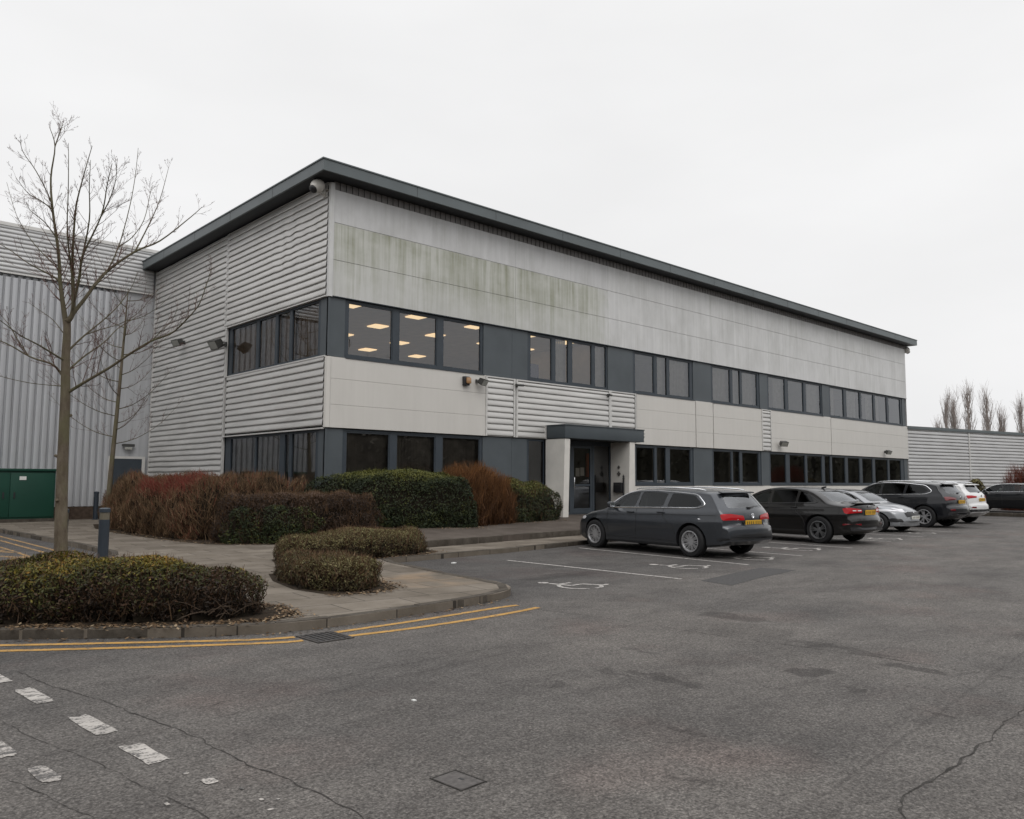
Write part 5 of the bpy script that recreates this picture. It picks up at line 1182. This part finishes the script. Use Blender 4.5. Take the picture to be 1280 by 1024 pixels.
    def plate(s, kind, x, z, mat='yellow_plate', w=.26, hgt=.056):
        m = MB(); h = s.hit(kind, x, z); q = -1 if kind == 'B' else 1; y = h[0].y+q*.012
        m.obox((x,y,z), (w,.006,hgt), None, .004); p = s.part(m, 'number_plate', M[mat], None)
        m = MB(); rng = random.Random(int(abs(s.t.location.x)*10))
        for k in range(7):
            xx = x-w*.80+k*w*.25+(w*.09 if k > 3 else 0); m.box(xx-.012,xx+.012,y+q*.0075,y+q*.0065,z-.033,z+.033)
        s.part(m, 'plate_marks', M['plate_ink'], None, p)
    def decal(s, name, mat, items, smooth=50, eps=.013):
        m = MB()
        for kind, P, r in items: s.patch(m, kind, round_poly(P, r), eps, .03)
        return s.part(m, name, M[mat] if isinstance(mat, str) else mat, smooth)
mir = lambda P: [(-x,z) for x,z in P][::-1]

# --- 1: dark grey estate, nearest -------------------------------------------------
EST = dict(half_w=.90, H=1.40, belt=[(-2.4,.985),(-1.6,.975),(.9,.925),(1.3,.915)], wr=.325, axles=(-1.42,1.45), yf_end=2.36, yr_end=-2.42, bowf=.30, bowr=.22, tumble=.20,
  top=[(-2.42,.50),(-2.412,.60),(-2.395,.67),(-2.335,.70),(-2.322,.82),(-2.30,.93),(-2.25,1.0),(-2.10,1.16),(-1.94,1.315),(-1.90,1.345),(-1.75,1.366),(-1.3,1.388),(-.6,1.402),(.0,1.395),(.42,1.355),(.8,1.205),(1.12,1.03),(1.27,.955),(1.40,.925),(1.75,.875),(2.05,.795),(2.2,.725),(2.30,.63),(2.345,.52),(2.36,.44)],
  bottom=[(-2.42,.36),(-2.3,.28),(-1.9,.22),(-1.0,.19),(1.1,.19),(2.1,.19),(2.36,.27)],
  plan=[(-2.42,.80),(-2.36,.86),(-2.2,.915),(-1.7,.98),(-1.0,1.0),(1.0,1.0),(1.6,.985),(2.0,.94),(2.25,.87),(2.36,.76)],
  side_windows=[[(.90,.985),(.20,1.0),(.12,1.31),(.36,1.295),(.60,1.21)],[(.11,1.0),(-.62,1.01),(-.70,1.30),(-.3,1.325),(.05,1.32)],[(-.74,1.01),(-1.55,1.03),(-1.66,1.09),(-1.44,1.26),(-1.2,1.285),(-.82,1.30)]],
  trim=[(1.06,.955),(-1.56,1.005),(-1.76,1.07),(-1.50,1.285),(-1.1,1.32),(-.3,1.352),(.2,1.345),(.45,1.30),(.70,1.19)],
  rear_window=[(-.56,1.02),(.56,1.02),(.49,1.27),(-.49,1.27)], windscreen=[(-.60,1.0),(.60,1.0),(.50,1.30),(-.50,1.30)], cab=(-1.2,.5), seats=(.15,-.75))
c = Car('estate_car', 'dark grey estate car with chrome window trim parked nearest the entrance', 'car', (15.06,11.14,0), 5.5, EST, 'grey')
c.wheels((10,(-.125,.125),(.010,.011),'alloy'))
DOOR = [(.12,.99),(.10,.60),(.12,.32)]
c.kit(dark=(2,), trim_r=.014, handles=[(.28,.875),(-.62,.895)], mirror=(.84,.975), gaps=[DOOR,[(1.02,.93),(1.03,.6),(.98,.34)],[(-.66,1.0),(-.68,.8),(-.98,.60),(-1.04,.36)],[(1.03,.32),(-1.0,.32)],[(1.9,.76),(1.1,.80),(-1.0,.86),(-2.1,.87)]])
TL = [(.775,.775),(.25,.775),(.27,.865),(.58,.905),(.775,.90)]
for P, sd, SD in ((TL,'R',[(-2.22,.785),(-2.14,.80),(-2.12,.89),(-2.19,.905)]),(mir(TL),'L',[(-2.22,.785),(-2.14,.80),(-2.12,.89),(-2.19,.905)])):
    lt = c.decal('tail_light', 'red_lens', [('B',P,.03)])
    q = 1 if sd == 'R' else -1; m = MB(); c.patch(m, 'B', [(x*q,z) for x,z in ([(.86,.780),(.42,.785),(.42,.797),(.86,.797)] if q>0 else [(.86,.797),(.42,.797),(.42,.785),(.86,.780)])], .018, .05); c.part(m, 'reversing_lamp', M['white_lens'], None, lt)
c.plate('B', 0, .72)
c.decal('bumper_trim', 'black', [('B',[(-.80,.37),(.80,.37),(.80,.43),(-.80,.43)],.02)]); c.decal('boot_recess', 'dark', [('B',[(-.30,.645),(.30,.645),(.33,.79),(-.33,.79)],.02)], eps=.0025)
m = MB(); h = c.hit('B',0,.86); m.lathe([(.052,.0),(.052,-.012),(.044,-.014),(.044,-.004)], (0,h[0].y-.002,.86), 'y', 24)
for P in ([(-.03,.888),(-.014,.84),(0,.866),(.014,.84),(.03,.888)],[(-.014,.895),(0,.872),(.014,.895)]): m.tube([(x,h[0].y-.012,z) for x,z in P], .0045, 5)
c.part(m, 'badge', M['chrome'], 50)
m = MB(); c.line(m, 'B', [(-.36,.70),(-.50,.70)], .007, .004); c.part(m, 'model_lettering', M['chrome'], 50)
m = MB(); a = c.hit('B',-.02,1.03)[0]; b = c.hit('B',.40,1.055)[0]; m.tube([a+Vector((0,-.03,0)), (a+b)/2+Vector((0,-.035,.004)), b+Vector((0,-.02,0))], [.014,.010,.006], 6); m.obox(a+Vector((0,-.015,-.01)), (.04,.03,.02), None, .008); c.part(m, 'wiper', M['black'], 50)
m = MB(); m.obox((0,-1.935,1.335), (.53,.055,.014), Matrix.Rotation(.22,3,'X'), .012); c.part(m, 'roof_spoiler', c.paint, 50)
for q in (-1,1):
    m = MB(); P = [(q*c.width(y,1.3)*.93, y, z) for y, z in ((.30,1.375),(.2,1.398),(-.3,1.425),(-.9,1.42),(-1.5,1.395),(-1.66,1.37))]; m.tube(P, [.012,.016,.016,.016,.016,.010], 7); c.part(m, 'roof_rail', M['chrome'], 60)
HL = [(.42,.645),(.84,.66),(.84,.735),(.5,.70)]
for P, sd in ((HL,'R'),(mir(HL),'L')): c.decal('headlight', 'white_lens', [('F',P,.03),(sd,[(2.16,.66),(1.93,.72),(1.95,.75),(2.12,.725)],.02)])
c.decal('grille', 'black', [('F',[(-.40,.60),(.40,.60),(.38,.69),(-.38,.69)],.02)])

# --- 2: black saloon ---------------------------------------------------------------
SAL = dict(half_w=.90, H=1.43, belt=[(-2.4,1.0),(-1.6,.985),(.9,.93),(1.3,.92)], wr=.345, axles=(-1.36,1.42), yf_end=2.34, yr_end=-2.34, bowf=.28, bowr=.24, tumble=.22,
  top=[(-2.34,.48),(-2.332,.60),(-2.315,.68),(-2.28,.72),(-2.262,.86),(-2.24,.97),(-2.19,1.005),(-2.05,1.02),(-1.85,1.045),(-1.72,1.075),(-1.4,1.235),(-1.12,1.355),(-.9,1.405),(-.5,1.432),(-.05,1.425),(.4,1.365),(.8,1.205),(1.12,1.03),(1.27,.96),(1.40,.93),(1.75,.885),(2.05,.80),(2.2,.73),(2.29,.63),(2.33,.52),(2.34,.44)],
  bottom=[(-2.34,.34),(-2.2,.27),(-1.9,.22),(-1.0,.19),(1.1,.19),(2.1,.19),(2.34,.27)],
  plan=[(-2.34,.80),(-2.28,.86),(-2.1,.92),(-1.7,.975),(-1.0,1.0),(1.0,1.0),(1.6,.985),(2.0,.94),(2.22,.87),(2.34,.76)],
  side_windows=[[(.90,.99),(.16,1.005),(.10,1.325),(.30,1.315),(.60,1.205)],[(.06,1.005),(-.68,1.02),(-.70,1.335),(-.3,1.345),(.02,1.335)],[(-.74,1.02),(-1.22,1.05),(-1.10,1.20),(-.78,1.32)]],
  trim=[(1.05,.96),(-1.26,1.02),(-1.34,1.06),(-1.0,1.27),(-.7,1.365),(-.2,1.378),(.2,1.365),(.45,1.30),(.7,1.19)],
  rear_window=[(-.62,1.065),(.62,1.065),(.52,1.325),(-.52,1.325)], windscreen=[(-.60,1.0),(.60,1.0),(.50,1.32),(-.50,1.32)], cab=(-1.0,.5), seats=(.15,-.62))
c = Car('saloon_car', 'black saloon car with red tail lights, second from the left in the row', 'car', (20.70,11.15,0), 5, SAL, 'black')
c.wheels((5,(-.26,.0,.26),(.010,.011),'alloy_dark'))
c.kit(dark=(1,2), trim='black', trim_r=.008, handles=[(.22,.885),(-.66,.905)], mirror=(.84,.98), gaps=[DOOR,[(1.02,.93),(1.03,.6),(.98,.34)],[(-.70,1.0),(-.72,.8),(-.95,.62),(-1.0,.36)],[(1.03,.32),(-1.0,.32)],[(-2.1,.93),(-.5,.90),(1.8,.80)]])
TL = [(.785,.77),(.33,.80),(.33,.875),(.62,.915),(.785,.915)]
for P, sd, SD in ((TL,'R',[(-2.13,.79),(-2.05,.82),(-2.03,.90),(-2.10,.92)]),(mir(TL),'L',[(-2.13,.79),(-2.05,.82),(-2.03,.90),(-2.10,.92)])):
    lt = c.decal('tail_light', 'red_lens', [('B',P,.03)]); q = 1 if sd == 'R' else -1
    m = MB(); R_ = [(.62,.835),(.36,.835),(.36,.858),(.62,.858)]; c.patch(m, 'B', R_ if q>0 else mir(R_), .018, .05); c.part(m, 'reversing_lamp', M['white_lens'], None, lt)
c.plate('B', 0, .80, w=.24, hgt=.06); c.decal('boot_recess', 'dark', [('B',[(-.31,.735),(.31,.735),(.30,.90),(-.30,.90)],.02)], eps=.0025)
c.decal('rear_reflector', 'dark_red_lens', [('B',[(.45,.485),(.80,.485),(.80,.53),(.45,.53)],.015),('B',[(-.80,.485),(-.45,.485),(-.45,.53),(-.80,.53)],.015)]); c.decal('bumper_trim', 'black', [('B',[(-.72,.35),(.72,.35),(.74,.44),(-.74,.44)],.02)])
m = MB(); h = c.hit('B',0,.945); m.obox(h[0]+Vector((0,-.008,0)), (.055,.006,.022), None, .005); c.part(m, 'badge', M['chrome'], 50)
m = MB(); m.obox((0,-2.17,1.022), (.62,.05,.012), Matrix.Rotation(-.18,3,'X'), .01); c.part(m, 'boot_lip', c.paint, 50)
m = MB(); m.obox((0,-1.02,1.415), (.022,.07,.022), Matrix.Rotation(-.25,3,'X'), .015); c.part(m, 'aerial', c.paint, 60)
for P, sd in ((HL,'R'),(mir(HL),'L')): c.decal('headlight', 'white_lens', [('F',P,.03)])

M['gloss_black'] = plain('gloss_black', (.008,.008,.009), .2, 0, .5, .4)
# --- 3: silver hatchback facing the lane ---------------------------------------------
HAT = dict(half_w=.88, H=1.42, belt=[(-2.1,.99),(.9,.92),(1.3,.905)], wr=.32, axles=(-1.22,1.36), yf_end=2.18, yr_end=-2.0, bowf=.36, bowr=.2, tumble=.2,
  top=[(-2.0,.5),(-1.99,.62),(-1.95,.7),(-1.93,.85),(-1.88,1.0),(-1.7,1.25),(-1.62,1.33),(-1.3,1.385),(-.6,1.42),(-.1,1.42),(.35,1.36),(.75,1.205),(1.05,1.045),(1.18,.985),(1.32,.955),(1.6,.905),(1.85,.83),(2.02,.75),(2.10,.68),(2.14,.58),(2.17,.45),(2.18,.38)],
  bottom=[(-2.0,.36),(-1.8,.25),(-1,.19),(1.1,.19),(1.9,.18),(2.18,.22)],
  plan=[(-2.0,.8),(-1.9,.88),(-1.6,.96),(-1,1),(1.0,1.0),(1.5,.985),(1.85,.945),(2.08,.88),(2.18,.78)],
  side_windows=[[(.80,.985),(.10,1.0),(.04,1.31),(.25,1.30),(.5,1.22)],[(.0,1.0),(-.78,1.02),(-.78,1.28),(-.3,1.325),(-.05,1.325)],[(-.84,1.03),(-1.3,1.07),(-1.25,1.17),(-.84,1.27)]],
  trim=[(.95,.95),(-1.36,1.03),(-1.38,1.1),(-.9,1.3),(-.3,1.36),(.15,1.355),(.4,1.29)],
  rear_window=[(-.56,1.04),(.56,1.04),(.46,1.27),(-.46,1.27)], windscreen=[(-.60,1.02),(.60,1.02),(.50,1.33),(-.50,1.33)], cab=(-1.0,.4), seats=(.1,-.7))
c = Car('hatchback_car', 'silver hatchback reversed into its bay, its headlights facing the lane', 'car', (26.70,12.25,0), 184, HAT, 'silver')
c.wheels((5,(-.16,.16),(.02,.016),'alloy'))
c.kit(trim='black', trim_r=.008, handles=[(.2,.88)], mirror=(.76,.97), gaps=[[(.05,.99),(.04,.6),(.06,.32)],[(.95,.92),(.96,.6),(.9,.34)],[(1.30,.90),(1.7,.855),(2.0,.74)]])
HL = [(.40,.665),(.84,.70),(.86,.775),(.62,.745),(.43,.70)]
for P, sd, SD in ((HL,'R',[(2.02,.69),(1.74,.775),(1.70,.80),(1.92,.775)]),(mir(HL),'L',[(2.02,.69),(1.74,.775),(1.70,.80),(1.92,.775)])):
    ht = c.decal('headlight', 'white_lens', [('F',P,.025),(sd,SD,.02)]); q = 1 if sd == 'R' else -1
c.decal('roof_panel', 'gloss_black', [('T',[(-.56,-1.35),(.56,-1.35),(.50,.30),(-.50,.30)],.1)])
c.t.scale = (1,1,.93)
c.decal('grille', 'black', [('F',[(-.40,.52),(.40,.52),(.44,.66),(.30,.69),(-.30,.69),(-.44,.66)],.04)]); c.decal('lower_intake', 'black', [('F',[(-.5,.26),(.5,.26),(.46,.36),(-.46,.36)],.03),('F',[(.52,.33),(.80,.36),(.78,.49),(.58,.45)],.04),('F',[(-.58,.45),(-.78,.49),(-.80,.36),(-.52,.33)],.04)])
c.plate('F', 0, .50, 'white_plate', .26, .056)
m = MB(); h = c.hit('F',0,.655); m.lathe([(.05,.0),(.05,.012),(.001,.016)], (0,h[0].y+.01,.64), 'y', 18); c.part(m, 'badge', M['chrome'], 60)
m = MB(); c.line(m, 'F', [(-.44,.655),(-.3,.695),(.3,.695),(.44,.655)], .010, .006); c.part(m, 'grille_trim', M['chrome'], 60)

# --- 4, 5: dark SUV, white SUV --------------------------------------------------------
def suv_spec(H, hw, L=4.8):
    k = L/4.8; return dict(half_w=hw, H=H, belt=[(-2.4,1.14),(-1.6,1.12),(.9,1.06),(1.3,1.05)], wr=.375, axles=(-1.42*k,1.45*k), yf_end=2.36*k, yr_end=-2.40*k, bowf=.26, bowr=.22, tumble=.19,
  top=[(y*k,z) for y,z in [(-2.40,.52),(-2.392,.66),(-2.375,.74),(-2.32,.78),(-2.30,.92),(-2.27,1.06),(-2.20,1.16),(-2.02,H-.26),(-1.93,H-.13),(-1.86,H-.085),(-1.6,H-.05),(-1.0,H-.012),(-.4,H),(.1,H-.012),(.5,H-.075),(.85,H-.23),(1.12,1.20),(1.27,1.12),(1.40,1.085),(1.75,1.03),(2.05,.94),(2.2,.85),(2.29,.72),(2.34,.6),(2.36,.5)]],
  bottom=[(-2.40*k,.44),(-2.2*k,.32),(-1.9,.25),(-1.0,.23),(1.1,.23),(2.1*k,.24),(2.36*k,.34)],
  plan=[(y*k,w) for y,w in [(-2.40,.82),(-2.34,.88),(-2.2,.93),(-1.7,.985),(-1.0,1.0),(1.0,1.0),(1.6,.985),(2.0,.94),(2.25,.87),(2.36,.76)]],
  side_windows=[[(.86,1.13),(.20,1.15),(.12,H-.10),(.34,H-.115),(.58,H-.2)],[(.10,1.15),(-.68,1.17),(-.74,H-.11),(-.3,H-.085),(.04,H-.085)],[(-.76,1.17),(-1.36,1.20),(-1.55,1.26),(-1.36,H-.18),(-.84,H-.115)]],
  trim=[(1.02,1.09),(-1.45,1.155),(-1.70,1.25),(-1.45,H-.14),(-.8,H-.07),(-.3,H-.045),(.2,H-.055),(.45,H-.10),(.70,H-.23)],
  rear_window=[(-.58,1.19),(.58,1.19),(.50,H-.13),(-.50,H-.13)], windscreen=[(-.62,1.15),(.62,1.15),(.52,H-.11),(-.52,H-.11)], cab=(-1.2,.5), seats=(.15,-.75))
def suv(loc, hd, paint, label, H, hw, lens, TL, plate_z, L=4.8, trim='chrome', dark=(1,2)):
    sp = suv_spec(H, hw, L); c = Car('suv_car', label, 'car', loc, hd, sp, paint)
    c.wheels((5,(-.2,.2),(.018,.016),'alloy')); k = L/4.8
    c.kit(dark=dark, trim=trim, trim_r=.011, handles=[(.24,1.03),(-.64,1.05)], mirror=(.80,1.12), gaps=[[(.12,1.14),(.10,.7),(.12,.38)],[(1.0,1.08),(1.02,.7),(.96,.38)],[(-.70,1.16),(-.72,.95),(-.98,.7),(-1.04,.42)]])
    for P in (TL,mir(TL)): c.decal('tail_light', lens, [('B',P,.03)])
    c.plate('B', 0, plate_z, w=.26, hgt=.06)
    c.decal('bumper_trim', 'black', [('B',[(-.82,.44),(.82,.44),(.80,.56),(-.80,.56)],.03)]); c.decal('rear_reflector', 'dark_red_lens', [('B',[(.56,.60),(.78,.61),(.76,.66),(.56,.655)],.015),('B',[(-.56,.655),(-.76,.66),(-.78,.61),(-.56,.60)],.015)])
    m = MB(); m.obox((0,-1.92*k,H-.088), (.55,.07,.016), Matrix.Rotation(.22,3,'X'), .014); c.part(m, 'roof_spoiler', c.paint, 50)
    m = MB(); h = c.hit('B',0,plate_z+.14); m.lathe([(.05,.0),(.05,-.012),(.001,-.016)], (0,h[0].y-.001,plate_z+.14), 'y', 18); c.part(m, 'badge', M['chrome'], 60)
    m = MB(); a = c.hit('B',.0,1.205)[0]; b = c.hit('B',.36,1.23)[0]; m.tube([a+Vector((0,-.03,0)), b+Vector((0,-.02,0))], [.014,.007], 6); m.obox(a+Vector((0,-.015,-.01)), (.04,.03,.02), None, .008); c.part(m, 'wiper', M['black'], 50)
    for q in (-1,1):
        m = MB(); P = [(q*c.width(y,H-.1)*.93, y, z) for y, z in ((.30,H-.035),(.2,H-.012),(-.3,H+.018),(-.9,H+.015),(-1.5,H-.01),(-1.62,H-.03))]; m.tube(P, [.012,.016,.016,.016,.016,.010], 7); c.part(m, 'roof_rail', M['chrome'], 60)
    return c
c = suv((30.7,12.35,0), 4, 'dark', 'dark blue black SUV with chrome window trim beside the white SUV', 1.60, .95, 'dark_red_lens', [(.835,.94),(.34,.97),(.34,1.03),(.62,1.07),(.835,1.07)], .90)
c = suv((34.4,12.75,0), 4, 'white', 'white SUV with raked rear window at the far end of the row', 1.58, .93, 'red_lens', [(.82,.96),(.36,1.0),(.36,1.05),(.62,1.08),(.82,1.08)], .92, 4.6, 'black')
# --- 6: black car on the raised bays at the right ----------------------------------------
c = Car('estate_car', 'black car with bright window trim on the raised bays at the right edge', 'car', (44.25,12.35,.16), 3, EST, 'ink')
c.wheels((10,(-.125,.125),(.010,.011),'alloy'))
c.kit(dark=(), handles=[(.28,.875),(-.62,.895)], mirror=(.84,.975), gaps=[DOOR,[(-.66,1.0),(-.68,.8),(-.98,.60),(-1.04,.36)]])
HL = [(.42,.645),(.84,.66),(.84,.735),(.5,.70)]
for P, sd in ((HL,'R'),(mir(HL),'L')): c.decal('headlight', 'white_lens', [('F',P,.03),(sd,[(2.16,.66),(1.93,.72),(1.95,.75),(2.12,.725)],.02)])
TL = [(.90,.765),(.36,.775),(.38,.88),(.66,.905),(.9,.90)]
for P in (TL,mir(TL)): c.decal('tail_light', 'red_lens', [('B',P,.03)])
c.plate('B', 0, .72)
# ------------------------------------------------------------------ light and camera
w = bpy.data.worlds.new('World'); S.world = w; w.use_nodes = True
nt = w.node_tree; bg = nt.nodes['Background']; L = nt.links.new
sky = nt.nodes.new('ShaderNodeTexSky'); sky.sky_type = 'NISHITA'; sky.sun_disc = False; sky.sun_elevation = rad(48); sky.sun_rotation = rad(150); sky.dust_density = 6; sky.air_density = 1.5
hs = nt.nodes.new('ShaderNodeHueSaturation'); hs.inputs['Saturation'].default_value = .06; L(sky.outputs[0], hs.inputs['Color'])
tc = nt.nodes.new('ShaderNodeTexCoord'); sp = nt.nodes.new('ShaderNodeSeparateXYZ'); L(tc.outputs['Generated'], sp.inputs[0])
cr = nt.nodes.new('ShaderNodeValToRGB'); L(sp.outputs[2], cr.inputs[0])      # overcast: brighter overhead
el = cr.color_ramp.elements; el[0].position = 0.0; el[0].color = (8.95,9.0,9.1,1); el[1].position = 1.0; el[1].color = (20,20,20.3,1)
e = el.new(.12); e.color = (9.25,9.25,9.3,1)
e = el.new(.56); e.color = (9.6,9.6,9.65,1); e = el.new(.74); e.color = (13,13,13.2,1)
nz = nt.nodes.new('ShaderNodeTexNoise'); mp = nt.nodes.new('ShaderNodeMapping'); mp.inputs['Scale'].default_value = (1,1,3); L(tc.outputs['Generated'], mp.inputs[0]); L(mp.outputs[0], nz.inputs['Vector']); nz.inputs['Scale'].default_value = 2.2; nz.inputs['Detail'].default_value = 4
mr = nt.nodes.new('ShaderNodeMapRange'); L(nz.outputs['Fac'], mr.inputs[0]); mr.inputs[1].default_value = .3; mr.inputs[2].default_value = .7; mr.inputs[3].default_value = .95; mr.inputs[4].default_value = 1.03
mu = nt.nodes.new('ShaderNodeMix'); mu.data_type = 'RGBA'; mu.blend_type = 'MULTIPLY'; mu.inputs[0].default_value = 1; L(cr.outputs[0], mu.inputs[6]); L(mr.outputs[0], mu.inputs[7])
mx = nt.nodes.new('ShaderNodeMix'); mx.data_type = 'RGBA'; mx.inputs[0].default_value = .93; L(hs.outputs[0], mx.inputs[6]); L(mu.outputs[2], mx.inputs[7])
L(mx.outputs[2], bg.inputs['Color']); bg.inputs['Strength'].default_value = .1
sd = bpy.data.lights.new('sun', 'SUN'); sd.energy = .9; sd.angle = rad(35); sd.color = (1,.97,.93); so = bpy.data.objects.new('sun', sd); COL.objects.link(so)
so.rotation_euler = (rad(42), 0, rad(-30))

cd = bpy.data.cameras.new('camera'); cam = bpy.data.objects.new('camera', cd); COL.objects.link(cam); S.camera = cam
cd.sensor_width = 36; cd.lens = 28.246; cd.clip_end = 2000; cd.clip_start = .05
cam.location = (0,0,1.55)
yaw, pit, roll = rad(47.334), rad(5.072), rad(.278)
d = Vector((math.cos(yaw)*math.cos(pit), math.sin(yaw)*math.cos(pit), math.sin(pit))); r = d.cross(Vector((0,0,1))).normalized(); u = r.cross(d)
r2 = r*math.cos(roll)+u*math.sin(roll); u2 = -r*math.sin(roll)+u*math.cos(roll)
cam.rotation_euler = Matrix((r2,u2,-d)).transposed().to_euler()
for o in bpy.data.objects:
    if '_b' in o: del o['_b']
S.view_settings.view_transform = 'Standard'; S.view_settings.look = 'None'; S.view_settings.gamma = 1; S.view_settings.exposure = 0.0
S.render.engine = 'CYCLES'; S.cycles.use_denoising = True; S.cycles.max_bounces = 8; S.cycles.transparent_max_bounces = 16; S.cycles.caustics_reflective = False; S.cycles.caustics_refractive = False
S.cycles.sample_clamp_indirect = 6
